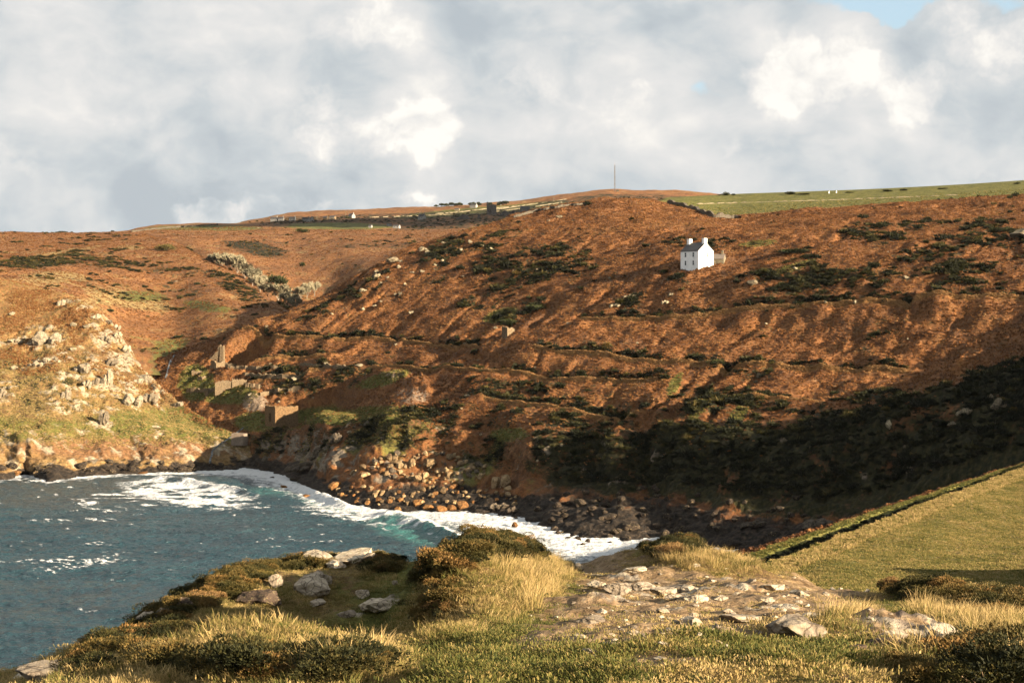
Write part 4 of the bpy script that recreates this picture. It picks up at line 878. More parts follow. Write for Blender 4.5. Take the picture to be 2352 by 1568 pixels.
scatter('bank_bracken', brk, a, 0.5+0.6*r.random(len(a)), np.clip(0.4+0.18*r.normal(0, 1, len(a)), 0, 1), 'bracken on the slope beyond the pasture bank')
a, i, j, r = sample(Fd, 2600, (T > 8.5)*(T < 9.7)*1.0, 34)
s = 0.35+0.4*r.random(len(a))
scatter('hedge_grass', grs, a, s, np.clip(0.36+0.12*r.normal(0, 1, len(a)), 0, 1), 'green grass along the top of the hedge bank')
a, i, j, r = sample(Fd, 1500, (T > 6.2)*(T < 8.0)*1.0, 35)
s = 0.25+0.3*r.random(len(a))
scatter('hedge_scrub', gor, a, s, np.clip(0.15+0.1*r.normal(0, 1, len(a)), 0, 1), 'dark scrub in the shaded dip before the hedge bank', zs=s*.6)

# --- the headland underfoot
dry = coll('dry_grass_kinds', [proto('dry_grass', *blades(60, 0.16, 0.26, 0.0032, R_, 0.7, (-.2, .05)), M_grs, i) for i in range(4)])
mat_k = coll('matted_grass_kinds', [proto('matted_grass', *blades(80, 0.16, 0.060, 0.0028, R_, 1.7, (-.35, .1)), M_grs, i) for i in range(4)])
shortk = coll('short_turf_kinds', [proto('short_turf', *blades(80, 0.13, 0.020, 0.003, R_, 1.2), M_grs, i) for i in range(3)])
gor2 = coll('near_gorse_kinds', [proto('near_gorse', *leaf_ball(3200, 0.38, 0.26, 0.017, R_, spike=.5), M_gor, i) for i in range(4)])
T, PX = G.T, G.PX; PY = HY-(G.Z-CZ)*F/G.Y
vis = (T > 0.7)*(T < 5.8)
X, Y = G.X, G.Y
n_m = fbm(X/1.3, Y/1.3, 3, 300); n_c = fbm(X/.6, Y/.6, 2, 301)
tus = np.zeros_like(X)
for e in ((1220,1350,120,70,-.7),(1130,1330,130,60,0),(1060,1420,110,60,-.5),(1640,1285,170,40,.15),(500,1480,330,90,-.4),(760,1540,160,40,0),(620,1430,160,40,-.3),(2230,1430,170,50,.1),(1960,1430,80,36,0),(2330,1530,70,50,0),(870,1330,60,40,0),(400,1440,120,60,-.5),(200,1530,150,40,-.4),(840,1530,40,40,0),(2110,1530,60,20,0),(560,1560,100,40,0),(720,1560,90,40,0)):
    tus = np.maximum(tus, ell(PX, PY, *e))
gos = np.zeros_like(X)
for e in ((1130,1262,110,24,0),(1030,1310,80,26,-.4),(1180,1255,70,22,0),(1010,1400,60,26,-.5),(560,1330,90,30,-.5),(450,1380,80,34,-.6),(370,1430,70,30,-.6),(700,1295,60,16,0),(250,1500,80,24,-.5),(1540,1262,60,18,0),(2130,1365,130,22,.15),(2300,1395,110,24,.1),(2230,1550,140,44,0),(2090,1570,60,18,0),(790,1545,60,18,0),(600,1550,60,22,0),(450,1545,110,22,0),(870,1300,40,18,0)):
    gos = np.maximum(gos, ell(PX, PY, *e))
tall = np.zeros_like(X)
for e in ((1230,1350,90,60,-.7),(1150,1300,120,30,0),(1620,1290,130,26,.15),(720,1548,130,20,0),(840,1535,36,34,0),(2230,1420,150,46,.1),(2330,1530,60,46,0),(1960,1425,60,26,0),(880,1320,40,26,0),(400,1530,60,16,-.3),(2110,1520,50,16,0)):
    tall = np.maximum(tall, ell(PX, PY, *e))
bare = (1-0.96*sstep(G.dirt+0.25*n_m, .42, .75))*(1-sstep(G.m1[..., 2], 0.25, .5))
d_t = vis*sstep(tall+0.35*n_m, 0.45, 0.8)*bare
a, i, j, r = sample(G, 1300, d_t*(1-0.4*sstep(gos, .3, .8))/(Y/12.)**0.5, 41)
s = 0.5+0.5*r.random(len(a))
scatter('dry_grass', dry, a, s, np.clip(0.84+0.14*fbm(a[:, 0]/1.1, a[:, 1]/1.1, 3, 302)+0.12*r.normal(0, 1, len(a)), 0, 1), 'tall dry straw coloured grass tufts on the headland', nvar=4, zs=s*(0.6+0.5*r.random(len(a))))
d_m = vis*sstep(tus*0.9+0.45*n_m+0.2*n_c, 0.45, 0.8)*bare*(1-.8*sstep(G.turf, .4, .8))
a, i, j, r = sample(G, 13000, d_m*(1-0.5*sstep(gos, .3, .8))/(Y/12.)**0.6, 44)
s = 0.45+0.6*r.random(len(a))
scatter('matted_grass', mat_k, a, s, np.clip(0.66+0.45*fbm(a[:, 0]/.9, a[:, 1]/.9, 3, 305)+0.14*r.normal(0, 1, len(a)), 0, 1), 'matted rough grass on the headland slope', nvar=4, tilt=.3)
d_g = vis*sstep(gos+0.55*n_m+0.12*(PX < 1000), 0.42, 0.75)*(1-sstep(G.dirt, .5, .9))
a, i, j, r = sample(G, 3400, d_g, 42)
s = 0.28+0.5*r.random(len(a))**1.6
scatter('heath_gorse', gor2, a, s, np.clip(0.52+0.25*fbm(a[:, 0]/1.5, a[:, 1]/1.5, 2, 303)+0.18*r.normal(0, 1, len(a)), 0, 1), 'low gorse and heather cushions on the headland edge', nvar=4, zs=s*0.85)
d_s = vis*(0.03+0.97*bare)*(1-sstep(G.m1[..., 2], 0.3, .6))*(1-0.6*sstep(d_t, .4, .8))/(Y/10.)**1.2
a, i, j, r = sample(G, 26000, d_s, 43)
s = 0.7+0.8*r.random(len(a))
tn = 0.54+0.32*fbm(a[:, 0]/1.0, a[:, 1]/1.0, 4, 304)+0.10*r.normal(0, 1, len(a))-0.12*G.turf[i, j]+0.22*(1-sstep(G.turf[i, j], .2, .7))
scatter('short_turf', shortk, a, s, np.clip(tn, 0, 1), 'short green turf and moss on the headland', zs=s*(0.6+.6*r.random(len(a))))
# ------------------------------------------------------------------ rocks
def rock_mesh(name, seed, mat, sub=3, cuts=14, flat=(1, 1, 1), rough=0.10, fine=0.05, lo=0.62, hi=0.92):
    r = np.random.default_rng(seed)
    bm = bmesh.new(); bmesh.ops.create_icosphere(bm, subdivisions=sub, radius=1.0)
    v = np.array([x.co[:] for x in bm.verts])
    for _ in range(cuts):
        n = r.normal(0, 1, 3); n /= np.linalg.norm(n); d = r.uniform(lo, hi)
        e = v @ n - d; v -= np.where(e > 0, e, 0)[:, None]*n
    k = r.uniform(0, 90)
    L = np.linalg.norm(v, axis=1, keepdims=True); u = v/np.maximum(L, 1e-6)
    v = v + u*(rough*fbm3(v[:, 0]*1.7+k, v[:, 1]*1.7, v[:, 2]*1.7, 3, seed)[:, None] + fine*fbm3(v[:, 0]*6+k, v[:, 1]*6, v[:, 2]*6, 2, seed+3)[:, None])
    v = v*np.array(flat)
    for x, c in zip(bm.verts, v): x.co = c
    me = bpy.data.meshes.new(name); bm.to_mesh(me); bm.free(); me.materials.append(mat)
    me.polygons.foreach_set('use_smooth', np.zeros(len(me.polygons), bool)); me.update()
    return me
def crag_mesh(name, seed, mat, n=7, sub=3, tall=1.0, lean=0.25):
    """a knuckle of bedrock: several jointed blocks grown together"""
    r = np.random.default_rng(seed); V, Fc, off = [], [], 0
    for i in range(n):
        me = rock_mesh('tmp', seed*31+i, mat, sub, 10, rough=.08, fine=.05, lo=.5, hi=.85)
        v = np.array([x.co[:] for x in me.vertices]); f = [tuple(p.vertices) for p in me.polygons]; bpy.data.meshes.remove(me)
        s = r.uniform(.28, .55); sc = np.array([s*r.uniform(.7, 1.2), s*r.uniform(.7, 1.1), s*tall*r.uniform(.8, 1.5)])
        v = v*sc; v[:, 0] += lean*v[:, 2]
        t = r.uniform(-1, 1); c = np.array([t*.62, r.uniform(-.3, .3), (1-abs(t))*.35*tall*r.uniform(.3, 1.1)])
        V.append(v+c); Fc += [tuple(a+off for a in q) for q in f]; off += len(v)
    me = bpy.data.meshes.new(name); me.from_pydata(np.concatenate(V).tolist(), [], Fc); me.materials.append(mat); me.update()
    return me
M_bould = rock_mat('tan_granite', 0.9, (0.36, 0.265, 0.155), (0.12, 0.075, 0.04), 0.10)
M_orng = rock_mat('orange_wet_granite', 0.9, (0.30, 0.15, 0.055), (0.10, 0.05, 0.022), 0.10)
M_grey = rock_mat('grey_killas', 0.8, (0.15, 0.125, 0.10), (0.035, 0.030, 0.026), 0.12)
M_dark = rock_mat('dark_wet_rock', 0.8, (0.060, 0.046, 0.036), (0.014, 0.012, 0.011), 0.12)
M_pale = rock_mat('pale_lichened_rock', 0.9, (0.46, 0.40, 0.30), (0.13, 0.11, 0.08), 0.10)
M_hrock = rock_mat('hill_granite', 0.9, (0.38, 0.33, 0.23), (0.11, 0.09, 0.065), 0.10)
M_near = rock_mat('lichened_slab', 6.0, (0.60, 0.53, 0.42), (0.17, 0.13, 0.10), 0.02)
M_neard = rock_mat('brown_slab', 6.0, (0.13, 0.095, 0.07), (0.045, 0.035, 0.03), 0.02)
ROUND = [rock_mesh('boulder', 100+i, M_bould, 3, 15, rough=.10, lo=.48, hi=.88) for i in range(9)]
ROUNDO = [rock_mesh('boulder_orange', 120+i, M_orng, 3, 14, rough=.10, lo=.5, hi=.9) for i in range(5)]
GREYB = [rock_mesh('boulder_grey', 130+i, M_grey, 3, 15, rough=.12, lo=.5, hi=.88) for i in range(5)]
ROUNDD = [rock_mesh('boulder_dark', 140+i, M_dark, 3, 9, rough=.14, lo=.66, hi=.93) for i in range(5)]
GREYR = [crag_mesh('grey_crag', 160+i, M_grey, 8, 3, .9, .3) for i in range(4)]
PALEC = [crag_mesh('pale_crag', 180+i, M_pale, 8, 3, 1.1, .2) for i in range(6)]
HILLR = [rock_mesh('hill_rock', 200+i, M_hrock, 3, 14, rough=.14, lo=.5, hi=.9) for i in range(6)]
HILLC = [crag_mesh('hill_crag', 220+i, M_hrock, 7, 3, .8, .35) for i in range(4)]
SLAB = [rock_mesh('slab', 240+i, M_near, 4, 16, (1, 1, 1), .16, .09, .45, .9) for i in range(6)]
SLABD = [rock_mesh('slab_dark', 260+i, M_neard, 4, 16, (1, 1, 1), .16, .09, .45, .9) for i in range(3)]
def words(px, py, w, x0, x1, y0, y1, what, sizes=(9, 13, 18)):
    sz = 'very small' if w < sizes[0] else 'small' if w < sizes[1] else 'middling' if w < sizes[2] else 'large'
    u = min(2, max(0, int((px-x0)/(x1-x0)*3))); v = min(2, max(0, int((py-y0)/(y1-y0)*3)))
    return '%s %s, %s %s part' % (sz, what, ('upper', 'middle', 'lower')[v], ('western', 'central', 'eastern')[u])
def put(L, me, name, px, py, w, h, depth=None, sink=0.3, rz=None, tilt=0.15, label=None, cat='rock', group=None):
    """stand a rock on the ground where the line of sight to its foot meets the sheet; w and h in survey pixels"""
    g = L.hit(px, py); k = g[1]/F
    W_, H_ = w*k/2, h*k/2; Dp = W_*0.9 if depth is None else depth
    o = link_copy(me, name, (g[0], g[1]+Dp*0.4, g[2]+H_*(1-2*sink)), (random.uniform(-tilt, tilt), random.uniform(-tilt, tilt), random.uniform(-.5, .5) if rz is None else rz), (W_, Dp, H_))
    if label: tag(o, label, cat, group)
    return o
z3 = lambda u, v: (564.5+u*.32, 940.8+v*.32)
GB = 'tan boulders heaped on the beach'
lab_b = 'rounded tan boulder in the heap below the cliff'
bigs = [(775,470,80,60,'r','broad tan boulder at the western edge of the beach heap'),(850,440,72,70,'r','upright rounded tan boulder beside the broad western one'),(858,488,92,55,'r','low tan boulder in front of the upright western boulder'),
 (640,570,112,84,'o','big brown sloping boulder standing alone on the dark ledge'),(1310,410,95,80,'r','largest pale boulder high in the middle of the beach heap'),(1240,520,85,84,'r','steep tan boulder at the foot of the middle heap'),(1410,600,92,62,'r','angular tan block in front of the eastern heap'),
 (1790,560,95,120,'r','tall split tan block standing at the eastern end of the beach'),(1862,556,95,125,'r','tall tan block leaning on its split twin at the beach end'),(1490,565,60,52,'o','round orange boulder near the eastern heap edge'),(1540,535,56,54,'r','round pale boulder beside the orange one'),(1450,480,64,54,'r','smooth tan boulder in the middle of the eastern heap'),
 (1110,420,74,64,'r','tan boulder with a flat top high in the heap'),(1075,358,64,48,'r','tan boulder resting highest against the cliff foot'),(925,375,42,44,'r','small upright tan boulder at the top of the western heap'),(975,455,64,64,'o','orange tan boulder between the western and middle heaps')]
for u, v, w, h, kd, lab in bigs:
    px, py = z3(u, v); put(A, random.choice(ROUND if kd == 'r' else ROUNDO), 'boulder', px, py, w*.32, h*.32, label=lab, cat='boulder', group=GB, sink=.2)
rr = random.Random(3); n = 0
while n < 135:
    u, v = rr.uniform(880, 1720), rr.uniform(320, 560)
    if abs(v-(430+0.06*(u-1300)))/110 + (abs(u-1310)/460)**2 > 1.05: continue
    w = rr.choice((22, 26, 30, 34, 40, 50, 66)); px, py = z3(u, v)
    put(A, rr.choice(ROUND+ROUND+GREYB), 'boulder', px, py, w*.32, w*.32*rr.uniform(.7, 1.0), label=words(px, py, w*.32, 846, 1115, 1043, 1120, 'tan boulder of the beach heap'), cat='boulder', group=GB, sink=.18); n += 1
for k in range(90):
    u, v = rr.uniform(660, 1960), rr.uniform(560, 690); w = rr.uniform(22, 62); px, py = z3(u, v)
    put(A, rr.choice(ROUND+ROUNDO), 'boulder', px, py, w*.32, w*.24, label=words(px, py, w*.32, 846, 1102, 1132, 1158, 'wave washed boulder along the surf', (12, 15, 18)), cat='boulder', group='boulders along the surf', sink=.2)
for u, v, w, h, lab in ((1230,690,115,60,'orange slab at the western end of the wet ledge'),(1305,718,120,62,'orange slab streaming with water on the wet ledge'),(1395,735,112,60,'low orange slab nearest the surf on the wet ledge'),(1470,722,104,64,'orange slab in the middle of the wet ledge'),(1545,718,112,84,'high orange slab at the eastern end of the wet ledge'),(950,665,62,48,'brown boulder at the western end of the surf line'),(1032,668,62,52,'squat brown boulder beside the surf'),(1090,728,72,52,'dark orange boulder standing in the foam')):
    px, py = z3(u, v); put(A, rr.choice(ROUNDO), 'boulder', px, py, w*.32, h*.32, label=lab, cat='boulder', group='boulders along the surf', sink=.22)
for u, v, w, h, m, lab in ((1810,720,165,85,0,'grey rock outcrop at the water east of the wet ledge'),(1910,750,105,100,1,'upright grey rock beside the surf'),(380,470,270,150,2,'big grey crag jutting into the surf below the spoil tip'),(560,330,130,120,3,'grey crag against the cliff above the jutting crag'),(690,250,120,150,1,'tall dark crag under the grassy cliff top'),(180,372,95,70,0,'grey rock at the foot of the red earth cliff'),(490,370,120,120,2,'grey crag beside the foot of the tall dark crag')):
    px, py = z3(u, v); put(A, GREYR[m], 'rock_outcrop', px, py, w*.32, h*.36, label=lab, cat='rock', sink=.3)
# rocks awash: set by plan position on the water
def awash(px, py, w, h, lab, grp='rocks awash in the surf', pool=ROUNDD):
    D = CZ*F/(py-HY); k = D/F; o = link_copy(rr.choice(pool), 'sea_rock', ((px-CX)*k, D, h*k*.12), (rr.uniform(-.2, .2), rr.uniform(-.2, .2), rr.uniform(0, 6)), (w*k/2, w*k/2.4, h*k*.62)); tag(o, lab, 'rock', grp)
awash(652, 1118, 20, 8, 'low brown rock awash beside the jutting crag', pool=ROUNDO); awash(690, 1104, 60, 14, 'long dark ledge awash below the grey crag'); awash(625, 1098, 14, 6, 'small dark rock in the foam near the red cliff')
awash(705, 1140, 26, 7, 'brown rock awash off the dark ledge', pool=ROUNDO); awash(870, 1160, 24, 9, 'dark rock in the foam off the lower boulders')
for px, py, w, h in ((1184,1191,16,7),(1252,1206,13,6),(1290,1222,10,5),(1305,1236,14,7),(1326,1240,22,12),(1350,1243,16,9),(1338,1250,12,6),(1230,1196,10,5),(1210,1186,9,4),(1240,1184,10,5),(1270,1198,12,5),(1375,1236,14,6),(1160,1190,10,5),(1320,1228,10,4),(1285,1206,9,4),(1400,1246,12,6)):
    awash(px, py, w, h, 'small dark rock awash in the foam below the shaded cliff')
awash(1181, 1207, 20, 12, 'pointed brown rock in the white surf', pool=ROUNDO); awash(1273, 1217, 24, 14, 'biggest dark rock in the white surf')
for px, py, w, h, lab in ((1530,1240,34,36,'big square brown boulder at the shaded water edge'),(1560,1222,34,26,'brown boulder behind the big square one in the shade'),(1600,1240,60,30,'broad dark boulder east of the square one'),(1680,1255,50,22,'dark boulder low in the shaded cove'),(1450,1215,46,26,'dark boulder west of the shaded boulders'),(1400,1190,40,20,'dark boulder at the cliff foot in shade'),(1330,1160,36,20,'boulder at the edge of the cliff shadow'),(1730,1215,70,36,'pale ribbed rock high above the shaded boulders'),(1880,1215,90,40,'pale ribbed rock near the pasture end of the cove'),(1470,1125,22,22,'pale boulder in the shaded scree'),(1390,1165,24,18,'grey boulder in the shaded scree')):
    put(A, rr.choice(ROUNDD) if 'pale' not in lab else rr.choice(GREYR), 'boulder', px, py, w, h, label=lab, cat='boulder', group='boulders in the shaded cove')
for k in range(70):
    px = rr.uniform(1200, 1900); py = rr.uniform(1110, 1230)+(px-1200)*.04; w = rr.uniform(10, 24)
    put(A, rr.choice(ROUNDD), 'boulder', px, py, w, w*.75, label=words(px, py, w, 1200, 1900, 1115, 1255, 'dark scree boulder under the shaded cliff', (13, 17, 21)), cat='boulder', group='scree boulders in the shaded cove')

# hillside rocks
hr = [(1412,708,34,20,'c','pale rock rib in the bracken west of the white house slope'),(1446,686,40,18,'c','longer pale rock rib just above another rib'),(1527,700,22,18,'c','jointed rock rib below the white house'),(1541,682,20,16,'c','upper end of the jointed rib below the white house'),(1730,655,30,22,'r','big pale rock casting a long shadow east of the house'),
 (904,606,56,26,'c','long pale slab wall on the western shoulder of the hill'),(971,578,26,20,'c','pale crag standing on the shoulder skyline'),(865,640,24,20,'c','crag below the long slab on the shoulder'),(833,672,22,18,'c','crag on the lower shoulder'),(914,682,26,20,'c','crag with a dark hollow on the shoulder'),(1184,628,18,13,'r','pale rock in the dark gorse belt'),(1284,501,20,12,'r','pale rock near the hill brow'),
 (825,842,24,10,'r','flat stone slab beside the middle track'),(676,874,20,13,'r','pale rock among the mine ruins'),(749,838,14,14,'r','pale rock above the mine ruins'),(807,996,13,13,'r','square pale rock on the grassy cliff top'),
 (2217,958,46,34,'c','shaded pale crag on the slope above the pasture'),(2300,945,50,50,'c','tall shaded crag near the picture edge'),(2191,980,34,20,'c','low shaded crag left of the taller ones'),(2275,920,28,24,'c','shaded crag above the tall one'),(2043,985,18,30,'r','thin shaded rock streak on the cove slope'),(2352,545,70,30,'r','smooth pale rock face at the right edge of the hill')]
for px, py, w, h, kd, lab in hr:
    put(A, rr.choice(HILLR if kd == 'r' else HILLC), 'rock_outcrop', px, py, w, h, label=lab, cat='rock', group='rock outcrops on the hillside', sink=.22)
for px, py, w in ((1463,790,11),(1099,830,10),(1114,902,11),(1736,880,14),(1230,845,8),(1138,755,11),(1582,1005,7),(1103,1000,8),(1760,746,10),(2082,640,15),(1897,697,11),(1965,697,11),(2085,780,7),(1827,620,13),(1743,868,16),(1805,1015,13),(611,752,11),(944,721,16),(762,723,10),(833,713,12),(874,695,11),(860,705,13),(909,793,8),(1067,790,8),(1073,912,14),(1116,903,11),(921,973,9),(993,940,9),(1060,939,7),(574,910,13),
        (982,584,14),(865,628,13),(884,628,10),(1019,560,12),(969,626,14),(947,628,12),(1059,577,12),(1080,558,12),(1107,567,13),(1129,574,12),(1064,638,12),(1260,509,9),(1025,584,9),(1016,602,11),(915,616,12),(1313,614,9),(1233,622,8),(875,652,11),(890,640,9),(930,655,9),(1000,610,9),(1320,600,8),(1400,640,7),(620,838,9),(655,905,8),(600,890,9),(640,925,8),(720,915,7),(1160,960,8),(1200,985,7),(1330,1000,9),(1380,1010,8),(1290,1025,10),(1250,1060,9),(1900,975,9),(1870,985,10),(1835,990,9),(1915,967,8)):
    put(A, rr.choice(HILLR), 'rock', px, py, w, w*rr.uniform(.6, 1.1), label=words(px, py, w, 570, 2100, 500, 1060, 'pale rock in the hillside bracken', (8, 10, 13)), cat='rock', group='small rocks on the hillside', sink=.2)
# crags of the left headland
z7 = lambda u, v: (u*.288, 658.6+v*.288)
crs = [(340,490,270,190,'great pale crag standing up from the left headland'),(120,450,110,60,'low pale crag to the left of the great crag'),(490,155,80,90,'pale crag near the top of the headland ridge'),(640,170,56,50,'pale block on the headland ridge crest'),(760,260,95,62,'crag on the ridge crest below the pale block'),(860,300,80,56,'crag where the headland ridge steepens'),(915,330,70,60,'crag at the steep edge of the headland ridge'),(845,450,100,100,'grey crag on the steep side of the ridge'),
 (645,700,190,140,'broad bright crag in the middle of the headland'),(865,640,140,110,'bright crag on the upper right of the headland face'),(850,790,110,170,'tall bright crag below the upper right one'),(370,605,80,66,'pale crag below the great crag'),(290,640,90,70,'pale crag under the great crag, lower of two'),(690,820,80,130,'leaning crag under the broad bright crag'),(525,900,100,130,'crag at the lower left of the headland face'),(620,950,60,60,'small crag beside the lower left crag'),(750,780,90,70,'crag between the broad and the tall bright crags'),
 (820,1115,110,190,'split pinnacle at the foot of the headland'),(1040,960,180,150,'grey crag low on the nose of the headland'),(1180,940,150,150,'crag at the tip of the headland nose'),(1420,960,110,70,'low rock where the headland nose meets the valley'),(10,890,90,130,'crag cut by the left edge of the picture'),(75,820,40,44,'small pale crag near the left picture edge'),(930,420,80,90,'crag dropping from the ridge towards the stream'),(1000,520,80,80,'lower crag of the ridge above the stream'),(700,505,60,30,'small pale ledge above the broad crag'),(1100,780,110,80,'crag above the headland nose')]
for q, (u, v, w, h, lab) in enumerate(crs):
    if w < 62 and q % 2: continue
    px, py = z7(u, v); put(B, PALEC[q % 6], 'crag', px, py, w*.30, h*.30, label=lab, cat='crag', group='crags of the left headland', sink=.25)
for k in range(16):
    px = rr.gauss(210, 85); py = 700+rr.random()*250
    if px > 370 or px < 0 or py < 660+px*.25 + (max(0, px-200)*1.0): continue
    w = rr.uniform(6, 20); put(B, rr.choice(HILLR), 'rock', px, py, w, w*.7, label=words(px, py, w, 0, 370, 690, 950, 'pale rock between the headland crags', (9, 13, 17)), cat='rock', group='small rocks on the headland', sink=.2)
for u, v, w, h, lab, pool in ((1130,1495,95,34,'orange rock at the water edge below the headland',ROUNDO),(300,1500,60,60,'rounded tan rock at the left water edge',ROUND),(120,1500,90,50,'orange rock near the left picture edge at the water',ROUNDO),(1250,1130,100,34,'flat pale stone lying on the headland turf',HILLR)):
    px, py = z7(u, v); put(B, rr.choice(pool), 'rock', px, py, w*.288, h*.288, label=lab, cat='rock', sink=.2)
for k in range(46):
    px = rr.uniform(0, 560); py = rr.uniform(1062, 1086); w = rr.uniform(10, 30)
    put(B, rr.choice(ROUNDD), 'rock', px, py, w, w*.6, label=words(px, py, w, 0, 560, 1062, 1086, 'dark wet rock at the headland foot', (14, 20, 25)), cat='rock', group='wet rocks below the headland', sink=.3)

# rocks underfoot
z8 = lambda u, v: (1176+u*.5, 1176+v*.5)
fr = [(1310,575,235,105,0,'large pale lichened rock on the worn ground'),(1060,505,175,36,0,'long low slab beside the large lichened rock'),(1405,490,125,30,0,'flat slab behind the large lichened rock'),(835,515,95,40,0,'split rock left of the large lichened rock'),(305,262,42,34,0,'white stone beside the gap in the gorse'),(575,275,115,28,0,'pale slab where the path leaves the headland'),(500,372,130,52,0,'pale ridge of rock across the worn ground, left end'),(590,362,110,44,0,'pale ridge of rock across the worn ground, middle'),(700,380,110,38,0,'pale ridge of rock across the worn ground, right of middle'),(400,340,84,26,0,'flat pale rock near the grass edge'),(745,398,84,24,0,'thin slab in front of the rock ridge'),(800,360,140,30,0,'slab behind the thin slab'),(960,402,64,22,0,'small slab east of the rock ridge'),(1210,358,94,34,0,'pale slab at the foot of the grassy knoll'),(1325,380,80,28,0,'slab east of the pale one by the knoll'),(1185,408,70,22,0,'low slab in the worn earth'),(860,410,110,36,0,'brown edged slab in the worn earth'),
 (1140,555,34,16,0,'small white stone before the large lichened rock'),(1225,585,30,18,0,'small stone at the left foot of the large lichened rock'),(945,530,40,22,0,'grey stone on the worn earth'),(420,462,46,22,0,'pale stone low in the worn earth'),(360,510,110,34,0,'broken low slab on the left of the worn earth'),(360,648,70,26,0,'pale stone in the turf near the bottom'),(155,645,52,18,0,'wedge stone on the green turf'),(320,575,60,20,0,'flat stone on the left turf margin'),(560,560,60,20,0,'flat stone sunk in the turf'),(690,672,56,12,0,'thin stone in the turf'),(1750,585,110,46,0,'low slab on the right hand path'),(1965,605,100,64,0,'humped lichened rock on the right hand path'),(1720,625,150,50,1,'brown slab on the right hand path'),(1865,625,80,30,0,'pale stone between the right hand slabs'),(1915,665,80,26,0,'white stone below the right hand slabs'),(1600,645,110,40,1,'brown slab left of the right hand path')]
for u, v, w, h, dk, lab in fr:
    px, py = z8(u, v); put(G, rr.choice(SLABD if dk else SLAB), 'stone', px, py+2, w*.66, h*.72, label=lab, cat='rock', sink=.22, rz=rr.uniform(-.4, .4), tilt=.1)
z7b = lambda u, v: (u*.5, 1176+v*.5)
for u, v, w, h, dk, lab in ((1420,385,140,100,0,'bright lichened outcrop on the seaward slope'),(1190,430,200,80,1,'dark brown rock face below the bright outcrop'),(1450,306,60,34,0,'pale rock at the top of the bright outcrop'),(1270,340,66,60,0,'pale rock between the dark face and the bright outcrop'),(1620,232,180,44,0,'pale rock crest on the skyline above the sea'),(1710,222,110,36,0,'right end of the pale rock crest'),(1470,232,150,44,0,'left end of the pale rock crest'),(1540,250,90,30,0,'low rock in front of the pale crest'),(1730,455,145,60,0,'tilted pale slab lying in the shaded hollow'),(1590,478,75,26,0,'smaller slab in the shaded hollow'),(1440,432,84,30,0,'thin slab above the shaded hollow'),(1670,388,64,36,0,'rock in the turf above the tilted slab'),(1505,325,32,50,0,'upright stone beside the bright outcrop'),(1815,330,24,22,0,'white stone on the green turf above the hollow'),(770,505,95,70,0,'pale rock on the seaward edge, right of two'),(670,520,95,64,0,'pale rock on the seaward edge, left of two'),(200,790,250,90,0,'big pale rock at the bottom left corner'),(1610,670,70,50,1,'earthy clod beside the dry tuft'),(840,450,60,60,1,'dark rock overhang on the seaward edge')):
    px, py = z7b(u, v); put(G, rr.choice(SLABD if dk else SLAB), 'stone', px, py+2, w*.68, h*.75, label=lab, cat='rock', sink=.22, rz=rr.uniform(-.4, .4), tilt=.2)
for k in range(420):
    px, py = rr.uniform(1200, 2200), rr.uniform(1300, 1560); w = rr.uniform(5, 20)*(1 if rr.random() < .8 else 1.8)
    e = float(ell(np.array(px), np.array(py), 1650, 1400, 420, 75))
    if rr.random() > e*0.9+0.12: continue
    put(G, rr.choice(SLAB), 'pebble', px, py, w, w*.45, label=words(px, py, w, 1200, 2200, 1325, 1560, 'loose stone on the worn ground', (9, 14, 20)), cat='stone', group='loose stones on the worn ground', sink=.25, tilt=.3)
# ------------------------------------------------------------------ buildings, ruins, walls
M_white = simple_mat('white_render', [(0.25, (0.60, 0.60, 0.57)), (0.5, (0.74, 0.74, 0.72)), (0.7, (0.80, 0.80, 0.78))], 0.8, 0.8, 0.01, bright=True)
M_offw = simple_mat('shade_dimmed_whitewash', [(0.3, (0.26, 0.255, 0.235)), (0.7, (0.34, 0.33, 0.31))], 0.5, 0.9)  # far white walls darkened in place of cloud shadow
M_slate = simple_mat('slate_roof', [(0.3, (0.045, 0.045, 0.050)), (0.55, (0.080, 0.078, 0.080)), (0.75, (0.12, 0.11, 0.105))], 3.0, 0.6, 0.03, stretch=(1, 1, 3))
M_slate2 = simple_mat('lichened_slate', [(0.3, (0.16, 0.13, 0.11)), (0.7, (0.25, 0.21, 0.18))], 3.0, 0.7, 0.03)
M_glass = simple_mat('window_glass', [(0.3, (0.015, 0.018, 0.02)), (0.7, (0.03, 0.035, 0.04))], 1.0, 0.1, 0.0, spec=0.5)
M_frame = simple_mat('painted_frame', [(0.3, (0.62, 0.62, 0.60)), (0.7, (0.75, 0.75, 0.73))], 3.0, 0.6)
M_ruin = rock_mat('ruin_masonry', 2.2, (0.235, 0.145, 0.072), (0.075, 0.045, 0.026), 0.3, rnd=False)
M_ruin2 = rock_mat('grey_ruin_masonry', 2.2, (0.245, 0.18, 0.11), (0.075, 0.055, 0.038), 0.3, rnd=False)
M_dstone = rock_mat('dark_masonry', 1.0, (0.17, 0.155, 0.145), (0.08, 0.074, 0.072), 0.15, rnd=False)  # stone tone lowered for the cloud shade over the moor tower
M_conc = simple_mat('weathered_concrete', [(0.3, (0.15, 0.115, 0.085)), (0.6, (0.23, 0.18, 0.14)), (0.8, (0.28, 0.23, 0.18))], 1.2, 0.9, 0.05)
M_wallst = rock_mat('dry_stone', 1.6, (0.13, 0.11, 0.085), (0.035, 0.032, 0.028), 0.2, rnd=False)
M_paleW = rock_mat('pale_dry_stone', 1.0, (0.27, 0.23, 0.16), (0.12, 0.10, 0.07), 0.2, rnd=False)
M_metal = simple_mat('galvanised_steel', [(0.3, (0.10, 0.095, 0.09)), (0.7, (0.17, 0.16, 0.15))], 2.0, 0.5)
M_red = simple_mat('mast_band', [(0.3, (0.35, 0.20, 0.16)), (0.7, (0.42, 0.25, 0.20))], 2.0, 0.6)

